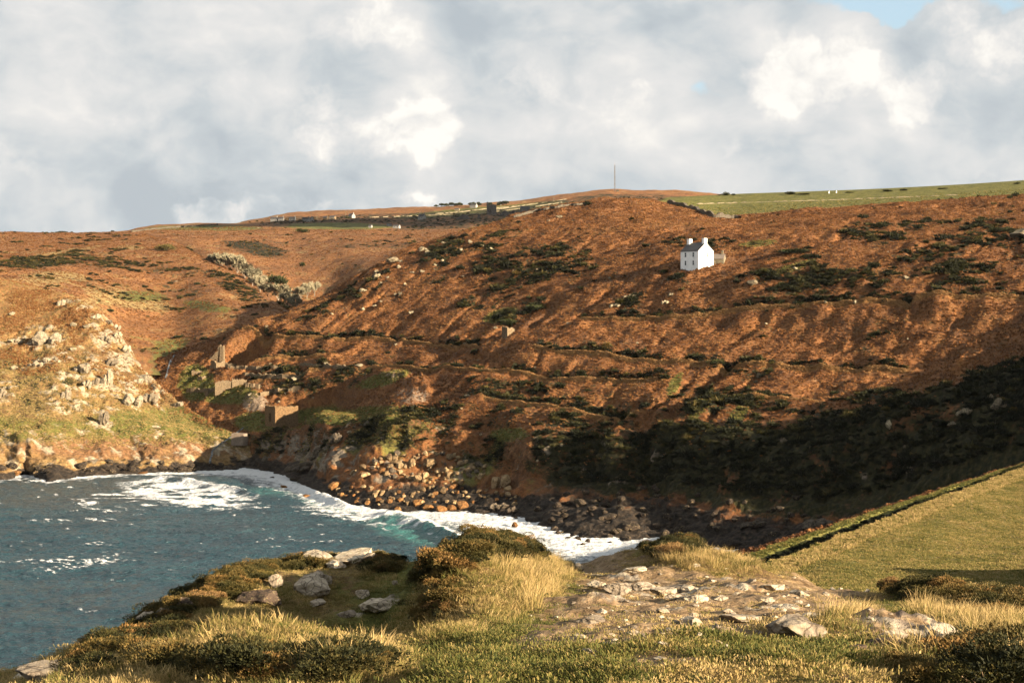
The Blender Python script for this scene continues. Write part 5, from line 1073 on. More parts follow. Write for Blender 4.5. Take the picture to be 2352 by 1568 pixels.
def box(x0, x1, y0, y1, z0, z1):
    return [(x0,y0,z0),(x1,y0,z0),(x1,y1,z0),(x0,y1,z0),(x0,y0,z1),(x1,y0,z1),(x1,y1,z1),(x0,y1,z1)], [(0,3,2,1),(4,5,6,7),(0,1,5,4),(1,2,6,5),(2,3,7,6),(3,0,4,7)]
def boxes(name, lst, mat, parent, rot=None):
    V, Fc = [], []
    for b in lst:
        v, f = box(*b); k = len(V); V += v; Fc += [tuple(a+k for a in q) for q in f]
    return mesh_obj(name, V, Fc, mat, parent)
def window(parent, face, u, z, w, h, L, Wd, panes=2):
    """a sash window let into a wall: outer frame with a sill, the panes as sub-parts"""
    t = 0.07
    if face == 'front': fr = lambda a0, a1, d0, d1, z0, z1: (u+a0, u+a1, -Wd/2-d1, -Wd/2-d0, z+z0, z+z1)
    else: fr = lambda a0, a1, d0, d1, z0, z1: (L/2+d0, L/2+d1, u+a0, u+a1, z+z0, z+z1)
    f = boxes('window', [fr(-w/2, -w/2+t, 0.0, .05, -h/2, h/2), fr(w/2-t, w/2, 0.0, .05, -h/2, h/2), fr(-w/2+t, w/2-t, 0.0, .05, h/2-t, h/2), fr(-w/2+t, w/2-t, 0.0, .05, -h/2, -h/2+t)]
              + ([fr(-w/2+t, w/2-t, 0.0, .045, -t*.6, t*.6)] if panes == 2 else []), M_frame, parent)
    boxes('sill', [fr(-w/2-.08, w/2+.08, 0.0, .12, -h/2-.09, -h/2-.002)], M_frame, f)
    if panes == 2:
        boxes('pane', [fr(-w/2+t, w/2-t, 0.0, .02, t*.6, h/2-t)], M_glass, f); boxes('pane', [fr(-w/2+t, w/2-t, 0.0, .02, -h/2+t, -t*.6)], M_glass, f)
    else: boxes('pane', [fr(-w/2+t, w/2-t, 0.0, .02, -h/2+t, h/2-t)], M_glass, f)
def gable_house(name, loc, rz, L, Wd, He, Hr, wall, roof, label, cat='house', chims=(), wins=(), deep=4.0, over=0.18, group=None, door=None):
    e = empty(name, loc, rz); tag(e, label, cat, group)
    x, y = L/2, Wd/2
    V = [(-x,-y,-deep),(x,-y,-deep),(x,y,-deep),(-x,y,-deep),(-x,-y,He),(x,-y,He),(x,y,He),(-x,y,He),(x,0,He+Hr),(-x,0,He+Hr)]
    mesh_obj('wall', V, [(0,1,5,4),(1,2,6,8,5),(2,3,7,6),(3,0,4,9,7)], wall, e)
    t = 0.16; sl = Hr/y; n = math.sqrt(1+sl*sl)
    V = []; Fc = []
    for s in (-1, 1):
        k = len(V); ye = s*(y+over); ze = He-sl*over
        for xx in (-x-.08, x+.08):
            V += [(xx, 0, He+Hr+.02), (xx, ye, ze+.02), (xx, ye, ze+.02+t*n), (xx, 0, He+Hr+.02+t*n)]
        Fc += [tuple(k+a for a in q) for q in ((0,1,2,3),(7,6,5,4),(1,5,6,2),(3,2,6,7),(0,4,5,1))]
    rf = mesh_obj('roof', V, Fc, roof, e)
    for (cx_, cw, cd, ch) in chims:
        c = boxes('chimney', [(cx_-cw/2, cx_+cw/2, -cd/2, cd/2, He+Hr-cd/2*sl-.3, He+Hr+ch), (cx_-cw/2-.07, cx_+cw/2+.07, -cd/2-.07, cd/2+.07, He+Hr+ch-.35, He+Hr+ch-.2)], wall, rf)
    for wn in wins: window(e, *wn, L, Wd)
    if door: boxes('door', [(door-.45, door+.45, -y-.04, -y+.02, 0.0, 2.0)], M_slate, e)
    return e
# the white house
hx = np.array([math.cos(math.radians(-50)), math.sin(math.radians(-50))]); hy = np.array([-hx[1], hx[0]])
K = P(1604, 616, 592.0); L_, W_h = 9.4, 8.6
c = K[:2]-hx*L_/2+hy*W_h/2
gable_house('white_house', (c[0], c[1], K[2]), math.radians(-50), L_, W_h, 6.7, 3.3, M_white, M_slate, 'tall white house with slate roof alone on the bracken hillside', chims=((L_/2-.75, 1.2, 1.7, 1.7), (-L_/2+.75, 1.2, 1.7, 1.7)),
            wins=(('front', -L_*.22, 5.35, .85, 1.75), ('front', L_*.22, 5.35, .85, 1.75), ('front', -L_*.22, 2.2, .85, 1.75), ('front', L_*.22, 2.2, .85, 1.75), ('side', W_h*.08, 5.2, .8, 1.5)), deep=7.0)
c2 = K[:2]+hy*(W_h+3.6)-hx*1.6
gable_house('cottage_annexe', (c2[0], c2[1], K[2]+1.7), math.radians(-20), 6.4, 4.4, 2.2, 1.8, M_paleW, M_slate2, 'low annexe with pinkish slate roof behind the white house', chims=((2.2, .7, .8, 1.6),), deep=4.0)

def wall_strips(L, H, t, step=0.45, opening=None, seed=1, z0=-2.5, jag=0.35, y0=0.0):
    """a ragged masonry wall as courses of uprights; opening = (centre, width, sill, spring)"""
    r = random.Random(seed); lst = []; n = max(2, int(L/step)); st = L/n
    hk = 0
    for i in range(n):
        xa, xb = -L/2+i*st, -L/2+(i+1)*st; xm = (xa+xb)/2
        h = H(xm) if callable(H) else H
        hk = 0.6*hk+0.4*r.uniform(-1, 1); h += hk*jag
        if opening and abs(xm-opening[0]) < opening[1]/2:
            d = abs(xm-opening[0])/(opening[1]/2); top = opening[3]+opening[1]*.55*math.sqrt(max(0, 1-d*d))
            lst.append((xa, xb, y0, y0+t, z0, opening[2]))
            if h > top: lst.append((xa, xb, y0, y0+t, top, h))
        else: lst.append((xa, xb, y0, y0+t, z0, h))
    return lst
def wall_part(parent, name, lst, mat, loc, rz):
    o = boxes(name, lst, mat, parent); o.location = loc; o.rotation_euler = (0, 0, rz); return o
# roofless engine house above the beach
K = P(632, 977, 598.0); ang = math.radians(-55); ex = np.array([math.cos(ang), math.sin(ang)]); ey = np.array([-ex[1], ex[0]])
Lf, Ls, Hh = 8.9, 10.0, 7.4
e = empty('engine_house_ruin', (K[0], K[1], K[2]), ang); tag(e, 'roofless square stone engine house with arched doorway above the beach', 'ruin')
wall_part(e, 'front_wall', wall_strips(Lf, Hh, 1.0, .42, (-0.1, 2.2, 1.3, 3.4), 1, -3, .55), M_ruin, (-Lf/2, 0, 0), 0)
wall_part(e, 'side_wall', wall_strips(Ls-1.0, lambda x: Hh-.2, .95, .5, None, 2, -3, .5), M_ruin, (-1.0, 1.0+(Ls-1.0)/2, 0), math.radians(-90))
wall_part(e, 'rear_wall', wall_strips(Lf-1.9, Hh-.1, .9, .45, None, 3, -3, .3), M_ruin, (-Lf/2, Ls-.95, 0), 0)
wall_part(e, 'far_wall', wall_strips(Ls-1.0, Hh-.4, .9, .5, None, 4, -3, .4), M_ruin, (-Lf, 1.0+(Ls-1.0)/2, 0), math.radians(-90))
# stub of stack with its broken wall
K = P(506, 838, 690.0)
e = empty('chimney_ruin', (K[0], K[1], K[2]), math.radians(-12)); tag(e, 'tall broken stack of a mine chimney on a ragged wall', 'ruin')
V = [(-.2,-1,-2),(2.0,-1,-2),(2.0,1.1,-2),(-.2,1.1,-2),(.15,-.7,8.6),(1.75,-.7,9.2),(1.75,.8,9.3),(.15,.8,8.4)]
mesh_obj('stack', V, [(0,1,5,4),(1,2,6,5),(2,3,7,6),(3,0,4,7),(4,5,6,7)], M_ruin2, e)
wall_part(e, 'broken_wall', wall_strips(7.0, lambda x: max(1.2, 1.0+(x+3.5)*1.05+(1.5 if x > 2 else 0)), 1.0, .42, (0.9, 1.0, 1.2, 2.6), 5, -3, .7), M_ruin2, (-3.2, -.4, 0), 0)
wall_part(e, 'low_wall', wall_strips(6.0, lambda x: 1.6-.1*x, 1.0, .42, None, 6, -3, .5), M_ruin2, (4.6, -.5, -.4), math.radians(-8))
e.location.z -= 0.5
def ruin(name, px, py, D, rz, parts, label, mat=M_ruin2, lay=None):
    g = A.hit(px, py) if lay is None else lay.hit(px, py)
    e = empty(name, g, rz); tag(e, label, 'ruin')
    for q, (nm, L, H, t, loc, r2, sd) in enumerate(parts): wall_part(e, nm, wall_strips(L, H, t, .45, None, sd, -2.5, .75), mat, loc, r2)
    return e
Q = math.radians
ruin('roofless_cottage_ruin', 489, 847, 690, Q(-45), (('gable_wall', 3.2, 3.6, .7, (0, 0, 0), 0, 11), ('side_wall', 4.5, lambda x: 3.2-.3*x, .7, (1.6, 2.4, 0), Q(-90), 12), ('far_wall', 4.5, 2.0, .7, (-2.4, 2.4, 0), Q(-90), 13)), 'small roofless ruin at the foot of the mine chimney')
ruin('dressing_floor_ruin', 530, 893, 655, Q(8), (('front_wall', 6.6, lambda x: 3.2+.1*x, .8, (-3.2, 0, 0), Q(4), 14), ('right_wall', 6.2, lambda x: 3.4-.1*x, .8, (3.6, .6, .5), Q(9), 15), ('end_wall', 3.6, 3.0, .8, (-6.6, 1.9, -.3), Q(-88), 16), ('rear_wall', 9.0, 2.2, .8, (0, 4.8, 1), Q(6), 17)), 'long ruined masonry walls of two rooms below the chimney')
ruin('low_ruin', 453, 860, 690, Q(6), (('front_wall', 4.4, 1.7, .8, (0, 0, 0), 0, 18), ('end_wall', 2.6, 1.6, .8, (-2.4, 1.2, 0), Q(-90), 19)), 'low broken wall beside the stream above the valley floor')
ruin('wall_stub_ruin', 474, 910, 640, Q(-40), (('front_wall', 2.0, 2.2, .7, (0, 0, 0), 0, 20), ('side_wall', 5.0, lambda x: 2.1+.1*x, .7, (-1.0, 2.6, 0), Q(-90), 21)), 'short wall stub with a dark shaded side in the valley')
ruin('corner_ruin', 458, 874, 655, Q(-35), (('front_wall', 1.8, 1.8, .6, (0, 0, 0), 0, 22), ('side_wall', 2.6, 1.6, .6, (1.0, 1.3, 0), Q(-90), 23)), 'tiny ruined corner on the bracken terrace')
for q, (px, py) in enumerate(((569, 889), (580, 890), (592, 892))):
    g = A.hit(px, py); e = boxes('stone_pier', [(-.75, .75, -.7, .7, -2, 1.5), (-.85, .85, -.8, .8, 1.5, 1.8)], M_ruin2, None); e.location = g; e.rotation_euler = (0, 0, Q(-20))
    tag(e, ('left', 'middle', 'right')[q]+' one of three short stone piers in a row beside the ruins', 'pier', 'row of stone piers')
g = A.hit(1165, 776)
e = empty('hut_ruin', g, Q(-38)); tag(e, 'narrow upright stone hut ruin standing alone by the middle track', 'ruin')
wall_part(e, 'front_wall', wall_strips(2.6, lambda x: 4.4-.2*x, 1.0, .4, None, 31, -2, .3), M_ruin2, (-1.3, 0, 0), 0)
wall_part(e, 'side_wall', wall_strips(3.6, lambda x: 4.0-.35*x*x*.5, .9, .4, None, 32, -2, .4), M_ruin2, (-.9, 2.8, 0), Q(-90))
# sloping concrete slab by the stream mouth
g = P(545, 1017, 597)
V = [(-2.6,-.2,-1),(2.4,-.2,-1),(3.4,2.2,-1),(-1.6,2.2,-1),(-2.9,0.5,3.6),(2.2,0.7,3.4),(3.2,2.2,3.7),(-1.8,2.2,3.9)]
o = mesh_obj('concrete_block', V, [(0,3,2,1),(4,5,6,7),(0,1,5,4),(1,2,6,5),(2,3,7,6),(3,0,4,7)], M_conc); o.location = g; o.rotation_euler = (0, 0, Q(-18)); tag(o, 'sloping brown concrete block where the stream reaches the shore', 'block')
# field walls
def line_wall(L, pts, h, w, mat, label, name='field_wall', jag=.3, up=0.0, seed=1, grp=None):
    ps = []
    for (a, b) in zip(pts[:-1], pts[1:]):
        n = max(2, int(abs(b[0]-a[0])/5))
        for i in range(n): ps.append((a[0]+(b[0]-a[0])*i/n, a[1]+(b[1]-a[1])*i/n))
    ps.append(pts[-1])
    g = np.array([L.hit(*p) for p in ps]); r = random.Random(seed); V, Fc = [], []
    for i in range(len(g)):
        d = g[min(i+1, len(g)-1)]-g[max(i-1, 0)]; nn = np.array([-d[1], d[0]]); nn /= max(np.linalg.norm(nn), 1e-6)
        hh = h+r.uniform(-jag, jag)
        for s, z in ((-1, -1.0), (-.75, hh), (.75, hh), (1, -1.0)): V.append((g[i][0]+nn[0]*s*w/2, g[i][1]+nn[1]*s*w/2, g[i][2]+z+up))
        if i: k = 4*i; Fc += [(k-4, k, k+1, k-3), (k-3, k+1, k+2, k-2), (k-2, k+2, k+3, k-1)]
    o = mesh_obj(name, V, Fc, mat); tag(o, label, 'wall', grp); return o
line_wall(A, [(1535, 468), (1572, 476), (1600, 484), (1618, 492), (1640, 499), (1700, 503)], 2.0, 2.4, M_wallst, 'dark overgrown wall at the western corner of the green field', jag=.8)
line_wall(A, [(1180, 500), (1230, 486), (1300, 474), (1345, 470)], 1.2, 1.4, M_wallst, 'stone wall running over the western brow of the hill')
line_wall(A, [(1600, 468.5), (1760, 464), (1900, 460), (2060, 454), (2200, 448)], 0.25, 1.4, M_paleW, 'pale low bank across the middle of the green field', jag=.35)
line_wall(C2, [(1000, 492), (1060, 487), (1120, 480), (1190, 474)], 1.0, 2, M_paleW, 'pale field wall below the farm on the moor')
line_wall(C2, [(1060, 495), (1120, 489), (1200, 479), (1290, 466)], 1.0, 2, M_paleW, 'long pale field wall climbing to the mast hill')
line_wall(C2, [(840, 500), (940, 497), (1040, 493)], 1.0, 2, M_paleW, 'pale field wall west of the moor engine house')
line_wall(C2, [(1130, 483), (1220, 470), (1300, 458)], 0.9, 2, M_paleW, 'upper pale field wall east of the moor engine house')
line_wall(C2, [(300, 533), (360, 526), (430, 521), (500, 517)], 1.3, 2.5, M_wallst, 'dark wall along the crest left of the far village')

for q, (pts, hh, lab) in enumerate((([(560, 862), (620, 867), (690, 868)], 1.3, 'ragged terrace wall right of the mine chimney'), ([(596, 908), (640, 900), (690, 896)], 1.5, 'ragged terrace wall behind the engine house'), ([(430, 898), (470, 900), (500, 897)], 1.2, 'low terrace wall on the valley floor'), ([(520, 845), (580, 848), (640, 846)], 1.2, 'upper terrace wall beside the mine chimney'), ([(690, 838), (740, 842), (800, 846)], 1.1, 'terrace wall between the ruins and the spoil tip'))):
    line_wall(A, pts, hh, 1.2, M_ruin2, lab, 'terrace_wall', .5, seed=q+3)
# moorland buildings
def far_house(px, py, L, W_, He, Hr, label, wall=M_offw, roof=M_slate, rz=-20, chims=1, cat='cottage', name='far_cottage'):
    g = C2.hit(px, py); k = g[1]/F
    ch = [((L/2-.6)*s, .9, 1.1, 1.3) for s in ((1,), (1, -1))[chims-1]] if chims else []
    wn = (('front', -L*.25, He*.55, 1.2, 1.4, ), ('front', L*.25, He*.55, 1.2, 1.4)) if L > 6 else ()
    return gable_house(name, (g[0], g[1], g[2]-.3), Q(rz), L, W_, He, Hr, wall, roof, label, cat, ch, wn, 3.0, group='scattered moorland buildings')
far_house(969, 504, 7.5, 6, 3.4, 3.0, 'white gabled cottage with dark roof alone on the dark moor', rz=-35, chims=2)
far_house(1088, 477, 9, 6, 3.2, 2.0, 'white farmhouse among trees left of the moor engine house', rz=-25)
far_house(1147, 471, 5, 4, 2.6, 1.6, 'small white building under the big tree on the moor', chims=0, rz=-30)
far_house(1206, 487, 11, 6, 3.6, 3.2, 'grey stone house with two chimneys right of the moor engine house', wall=M_dstone, rz=-12, chims=2)
far_house(1050, 484, 6, 4, 2.4, 1.2, 'pale shed on the orange moor below the pine wood', wall=M_paleW, chims=0, rz=-15)
far_house(808, 501, 6.5, 6, 3.2, 2.6, 'white cottage with dark trees on the edge of the dark moor', rz=-40)
far_house(703, 509, 8, 5, 2.8, 2.4, 'long white cottage beside a round dark tree', rz=-15)
far_house(716, 508, 4, 4, 2.8, 2.6, 'small white gable end beside the long white cottage', rz=-60, chims=0)
far_house(748, 505, 5, 5, 2.6, 2.0, 'grey walled cottage left of the white cottage on the dark moor edge', wall=M_ruin2, chims=1)
far_house(764, 503, 7, 5, 2.4, 1.8, 'grey walled barn beside the grey cottage', wall=M_ruin2, chims=0)
far_house(911, 524, 6.5, 4, 2.4, 1.0, 'white shed on the dark moor, nearer of a pair', chims=0, cat='shed', name='shed')
far_house(894, 519, 4.5, 3.5, 2.0, .9, 'white shed on the dark moor, farther of a pair', chims=0, cat='shed', name='shed')
far_house(851, 523, 3.0, 3, 2.0, 1.0, 'tiny white hut left of the pair of sheds', chims=0, cat='shed', name='shed')
far_house(630, 508, 8, 5, 2.8, 2.2, 'white cottage at the far left end of the village', rz=-10)
far_house(646, 507, 6, 5, 2.6, 2.0, 'white cottage second from the far left of the village', rz=-10)
far_house(672, 507, 7, 5, 2.6, 2.0, 'white cottage between the far left pair and the round tree', rz=-10)
g = C2.hit(1129, 493)
e = empty('moor_engine_house', g, Q(-22)); tag(e, 'dark square engine house tower with broken chimney on the moor', 'ruin')
Wt, Ht = 9.2, 11.5
wall_part(e, 'front_wall', wall_strips(Wt, Ht, 1.0, .7, (0, 2.0, 2.0, 5.0), 41, -3, .5), M_dstone, (0, -4, 0), 0)
wall_part(e, 'side_wall', wall_strips(7, Ht-.3, 1.0, .7, (0, 1.6, 4.0, 6.5), 42, -3, .5), M_dstone, (Wt/2-1.0, .5, 0), Q(-90))
wall_part(e, 'rear_wall', wall_strips(Wt-2, Ht-.5, 1.0, .7, None, 43, -3, .5), M_dstone, (0, 3.5, 0), 0)
wall_part(e, 'far_wall', wall_strips(7, Ht-.2, 1.0, .7, None, 44, -3, .5), M_dstone, (-Wt/2, .5, 0), Q(-90))
boxes('chimney', [(-Wt/2+.1, -Wt/2+1.5, -3.9, -2.5, Ht-.6, Ht+3.2)], M_dstone, e)
M_heap = simple_mat('mine_waste', [(0.3, (0.040, 0.036, 0.034)), (0.6, (0.075, 0.066, 0.060)), (0.8, (0.12, 0.10, 0.085))], 0.25, 0.95, 0.4)
for px, py, w, h, lab in ((1066, 503, 40, 10, 'dark rounded spoil heap left of the moor engine house'), (1100, 501, 11, 9, 'small pointed spoil heap beside the moor engine house'), (1160, 495, 30, 11, 'dark spoil heap right of the moor engine house'), (1180, 493, 26, 9, 'slate grey spoil heap before the stone house')):
    g = C2.hit(px, py); k = g[1]/F; n = 28; V, Fc = [], []
    for i in range(9):
        for j in range(n):
            a = j/n*6.2832; rad = (i/8)*w*k/2*(1+.15*math.sin(3*a+px)+.08*math.sin(7*a)); V.append((rad*math.cos(a), rad*math.sin(a)*1.1, h*k*(math.cos(i/8*math.pi)*.5+.5)*(1+.1*math.sin(5*a+i))-1.0*(i == 8)))
            if i: Fc.append(((i-1)*n+j, i*n+j, i*n+(j+1) % n, (i-1)*n+(j+1) % n))
    o = mesh_obj('spoil_heap', V, Fc, M_heap, smooth=True); o.location = g; tag(o, lab, 'spoil heap')
# mast
g = C2.hit(1412, 440)
e = empty('radio_mast', g); tag(e, 'tall thin lattice radio mast on the highest hill', 'mast')
Hm, nb = 36.0, 12
def bar(V, Fc, p, q, w):
    p, q = Vector(p), Vector(q); d = (q-p).normalized(); s = d.orthogonal().normalized()*w; t = d.cross(s.normalized())*w; k = len(V)
    V += [tuple(p+s), tuple(p+t), tuple(p-s), tuple(p-t), tuple(q+s), tuple(q+t), tuple(q-s), tuple(q-t)]
    Fc += [(k, k+1, k+5, k+4), (k+1, k+2, k+6, k+5), (k+2, k+3, k+7, k+6), (k+3, k, k+4, k+7)]
def corner(i, z): a = i*2.0944+.4; r = 0.95-.35*z/Hm; return (r*math.cos(a), r*math.sin(a), z)
for i in range(3):
    V, Fc = [], []; bar(V, Fc, corner(i, -1), corner(i, Hm), .22); mesh_obj('leg', V, Fc, M_metal, e)
V, Fc = [], []
for b in range(nb):
    z0, z1 = Hm*b/nb, Hm*(b+1)/nb
    for i in range(3): bar(V, Fc, corner(i, z0), corner((i+1) % 3, z1), .055); bar(V, Fc, corner(i, z1), corner((i+1) % 3, z1), .05)
mesh_obj('bracing', V, Fc, M_metal, e)
for z in (10, 17, 20, 27):
    V, Fc = [], []
    for q in range(10):
        a0, a1 = q*.6283, (q+1)*.6283; k = len(V); V += [(math.cos(a0)*.9, -1.2, z+math.sin(a0)*.9), (math.cos(a1)*.9, -1.2, z+math.sin(a1)*.9), (math.cos(a1)*.7, -.7, z+math.sin(a1)*.7), (math.cos(a0)*.7, -.7, z+math.sin(a0)*.7), (0, -1.0, z)]
        Fc += [(k, k+1, k+2, k+3), (k+1, k, k+4)]
    mesh_obj('dish_antenna', V, Fc, M_metal, e)
V, Fc = [], []; bar(V, Fc, (0, 0, Hm), (0, 0, Hm+4), .14); mesh_obj('whip_antenna', V, Fc, M_red, e)
boxes('equipment_hut', [(2.0, 6.0, -1.5, 1.5, -1, 2.0), (1.9, 6.1, -1.6, 1.6, 2.0, 2.2)], M_wallst, e)
for px, py, h, lab in ((715, 507, 13, 'leftmost of the thin poles above the far cottages'), (728, 505, 10, 'thin pole second from the left above the far cottages'), (794, 496, 9, 'thin pole left of the white cottage on the moor edge'), (801, 495, 8, 'thin pole standing nearest the white cottage on the moor edge'), (1272, 461, 6, 'short pole on the skyline left of the mast hill')):
    g = C2.hit(px, py); k = g[1]/F; e = empty('utility_pole', g); tag(e, lab, 'pole', 'poles on the moor')
    V, Fc = [], []; bar(V, Fc, (0, 0, -1), (0, 0, h*k*1.3), .22); mesh_obj('post', V, Fc, M_paleW, e)
    V, Fc = [], []; bar(V, Fc, (-1.0, 0, h*k*1.3-.8), (1.0, 0, h*k*1.3-.8), .14); mesh_obj('crossarm', V, Fc, M_paleW, e)
for px, py, lab in ((1904, 444, 'white marker on the green field skyline, left of two'), (1921, 443, 'white marker on the green field skyline, right of two')):
    g = A.hit(px, py); V = [(-.45,-.3,-.5),(.45,-.3,-.5),(.45,.3,-.5),(-.45,.3,-.5),(.0,-.12,1.4),(.2,-.12,1.55),(.2,.12,1.55),(.0,.12,1.4)]
    o = mesh_obj('marker', V, [(0,1,5,4),(1,2,6,5),(2,3,7,6),(3,0,4,7),(4,5,6,7)], M_white); o.location = g; tag(o, lab, 'marker', 'white markers on the field')

# ------------------------------------------------------------------ trees
def tree_parts(kind, seed):
    """unit tree: one metre tall and about one metre wide; trunk with limbs, crown of leaf faces or fine twigs"""
    r = random.Random(seed); V, Fc = [], []
    def limb(p, q, w0, w1):
        p, q = Vector(p), Vector(q); d = (q-p).normalized(); s = d.orthogonal().normalized(); t = d.cross(s); k = len(V)
        for c, w in ((p, w0), (q, w1)): V.extend([tuple(c+s*w), tuple(c+t*w), tuple(c-s*w), tuple(c-t*w)])
        Fc.extend([(k+i, k+(i+1) % 4, k+4+(i+1) % 4, k+4+i) for i in range(4)])
    tips = []
    th = {'bare': .28, 'round': .25, 'wind': .35, 'pine': .3, 'bush': .08}[kind]
    limb((0, 0, -.08), (.02, 0, th), .035, .026)
    def grow(p, d, ln, w, dep):
        q = p+d*ln; limb(p, q, w, w*.6); tips.append(q)
        if dep == 0: return
        for _ in range(3 if dep > 1 else 4):
            nd = (d+Vector((r.uniform(-.8, .8), r.uniform(-.8, .8), r.uniform(-.25, .55)))).normalized(); grow(q, nd, ln*r.uniform(.55, .8), w*.6, dep-1)
    for i in range(5):
        a = i*1.257+r.uniform(-.3, .3); up = .9 if kind in ('bare', 'pine') else .55
        grow(Vector((0, 0, th*r.uniform(.7, 1))), Vector((math.cos(a)*.6, math.sin(a)*.6, up)).normalized(), .24, .018, 2)
    trunk = (list(V), list(Fc))
    if kind == 'bare':
        V2, F2, S2 = [], [], []
        for t in tips*9:
            for _ in range(2):
                d = Vector((r.uniform(-1, 1), r.uniform(-1, 1), r.uniform(-.1, 1.2))).normalized(); ln = r.uniform(.06, .15); p = t+Vector((r.uniform(-.05, .05), r.uniform(-.05, .05), r.uniform(-.05, .05))); s = d.orthogonal().normalized()*.022; k = len(V2)
                V2 += [tuple(p-s), tuple(p+s), tuple(p+d*ln)]; F2.append((k, k+1, k+2)); S2.append(r.random())
        return trunk, (V2, F2, S2)
    n = {'round': 1500, 'wind': 1200, 'pine': 1300, 'bush': 1300}[kind]
    v, f, s = leaf_ball(n, .55, .42 if kind != 'bush' else .5, .055, r, 0.0, .5)
    if kind == 'wind': v = [(x*1.15+.10*(z), y, z*.75+.28) for x, y, z in v]
    elif kind == 'bush': v = [(x, y, z*.95) for x, y, z in v]
    else: v = [(x, y, z*.95+.16) for x, y, z in v]
    return trunk, (v, f, s)
M_bark = simple_mat('bark', [(0.3, (0.05, 0.04, 0.03)), (0.7, (0.12, 0.10, 0.08))], 4.0, 0.95)
M_barkp = simple_mat('pale_bark', [(0.3, (0.20, 0.16, 0.12)), (0.7, (0.32, 0.27, 0.21))], 4.0, 0.95)
def crown_mat(name, stops):
    m, nt, b = new_mat(name); fa = nt.n.new('ShaderNodeAttribute'); fa.attribute_name = 'shade'; oi = nt.n.new('ShaderNodeObjectInfo')
    nt.put(b.inputs['Base Color'], nt.ramp(nt.math('ADD', nt.math('MULTIPLY', fa.outputs['Fac'], .7), nt.math('MULTIPLY', oi.outputs['Random'], .3)), dim(stops))); return m
M_ever = crown_mat('evergreen_crown', [(0, (0.012, 0.018, 0.008)), (.5, (0.035, 0.045, 0.016)), (1, (0.095, 0.10, 0.035))])
M_olive = crown_mat('olive_scrub_crown', [(0, (0.05, 0.045, 0.016)), (.5, (0.12, 0.10, 0.03)), (1, (0.22, 0.17, 0.055))])
M_twig = crown_mat('pale_twigs', [(0, (0.11, 0.10, 0.065)), (.5, (0.22, 0.195, 0.125)), (1, (0.34, 0.30, 0.20))])
PROTO = {}
def tree(kind, L, px, py, w, h, label, name, cat='tree', group=None, crown=None, lean=0):
    seed = rr.randrange(3); key = (kind, seed, crown.name if crown else '')
    if key not in PROTO:
        t, c = tree_parts(kind, 50+seed*7+len(kind)); me = bpy.data.meshes.new('trunk'); me.from_pydata(t[0], [], t[1]); me.materials.append(M_barkp if kind == 'bare' else M_bark)
        mc = bpy.data.meshes.new('crown'); mc.from_pydata(c[0], [], c[1]); mc.materials.append(crown or (M_twig if kind == 'bare' else M_ever))
        a = mc.attributes.new('shade', 'FLOAT', 'FACE'); a.data.foreach_set('value', np.asarray(c[2], np.float32)); PROTO[key] = (me, mc)
    g = L.hit(px, py); k = g[1]/F
    e = empty(name, (g[0], g[1], g[2]-.2-(.07*h*k if kind == 'bare' else 0)), rr.uniform(0, 6.28) if kind != 'wind' else 0); tag(e, label, cat, group); e.scale = (w*k/1.1, w*k/1.1, h*k)
    for me, nm in zip(PROTO[key], ('trunk', 'crown')):
        o = bpy.data.objects.new(nm, me); COL.objects.link(o); o.parent = e
    return e
VTS = 1.7
vt = [(492,620,34,30,'leftmost pale bare tree of the valley thicket'),(508,622,34,34,'second pale bare tree of the thicket from its upper end'),(528,628,36,36,'third pale bare tree of the thicket from its upper end'),(546,634,36,38,'tall pale bare tree near the upper middle of the thicket'),(562,646,32,34,'pale bare tree left of a dark hollow in the thicket'),(580,660,36,36,'pale bare tree in the middle of the thicket'),(596,672,34,34,'pale bare tree below the evergreen on its left'),(614,686,32,30,'pale bare tree in front of the evergreen'),(640,696,46,36,'broad pale bushy tree below the evergreen'),(660,706,36,30,'pale tree at the lower end of the thicket'),(676,712,30,26,'lowest pale tree of the thicket beside the hill shoulder'),(690,690,30,26,'brownish bare tree right of the lower thicket'),(706,684,26,28,'bare tree second from the right end of the thicket'),(722,678,24,26,'rightmost bare tree of the thicket')]
for px, py, w, h, lab in vt: tree('bare', C2 if px > 470 else C1, px, py+2, w*VTS, h*VTS, lab, 'bare_tree', group='bare trees of the valley thicket')
tree('round', C2, 634, 662, 52, 44, 'big round evergreen tree rising from the valley thicket', 'evergreen_tree')
for px, py, w, h, lab in ((510,644,40,18,'olive scrub bush at the upper left foot of the thicket'),(535,655,36,18,'olive scrub bush below the tall pale trees'),(560,668,34,16,'olive scrub bush in the middle foot of the thicket'),(655,716,40,20,'olive scrub bush at the bottom of the thicket'),(632,704,30,18,'olive scrub bush under the broad pale tree'),(382,576,34,18,'round olive bush alone on the far slope')):
    tree('bush', C2 if px > 500 else C1, px, py, w*1.3, h*1.5, lab, 'scrub_bush', cat='bush', group='olive scrub bushes', crown=M_olive)
for px, py, w, h, lab, L in ((572,650,16,16,'small dark tree in the hollow of the thicket',C2),(695,612,14,16,'single dark bush on the orange slope above the thicket',C2),(454,654,16,10,'dark bush on the slope left of the thicket',C1),(410,776,26,14,'dark bush above the stream',C1),(252,716,18,12,'dark bush behind the headland ridge',C1),(694,534,30,16,'round dark tree in the green field on the plateau',C2),(340,728,8,8,'tiny dark bush on the far slope',C1),(585,724,18,10,'green bush on the slope near the stream head',C1),(690,510,14,10,'dark tree beside the long white cottage',C2),(800,502,12,8,'dark tree beside the white cottage on the moor edge',C2)):
    tree('bush', L, px, py, w, h, lab, 'dark_bush', cat='bush', group='dark bushes in the valley')
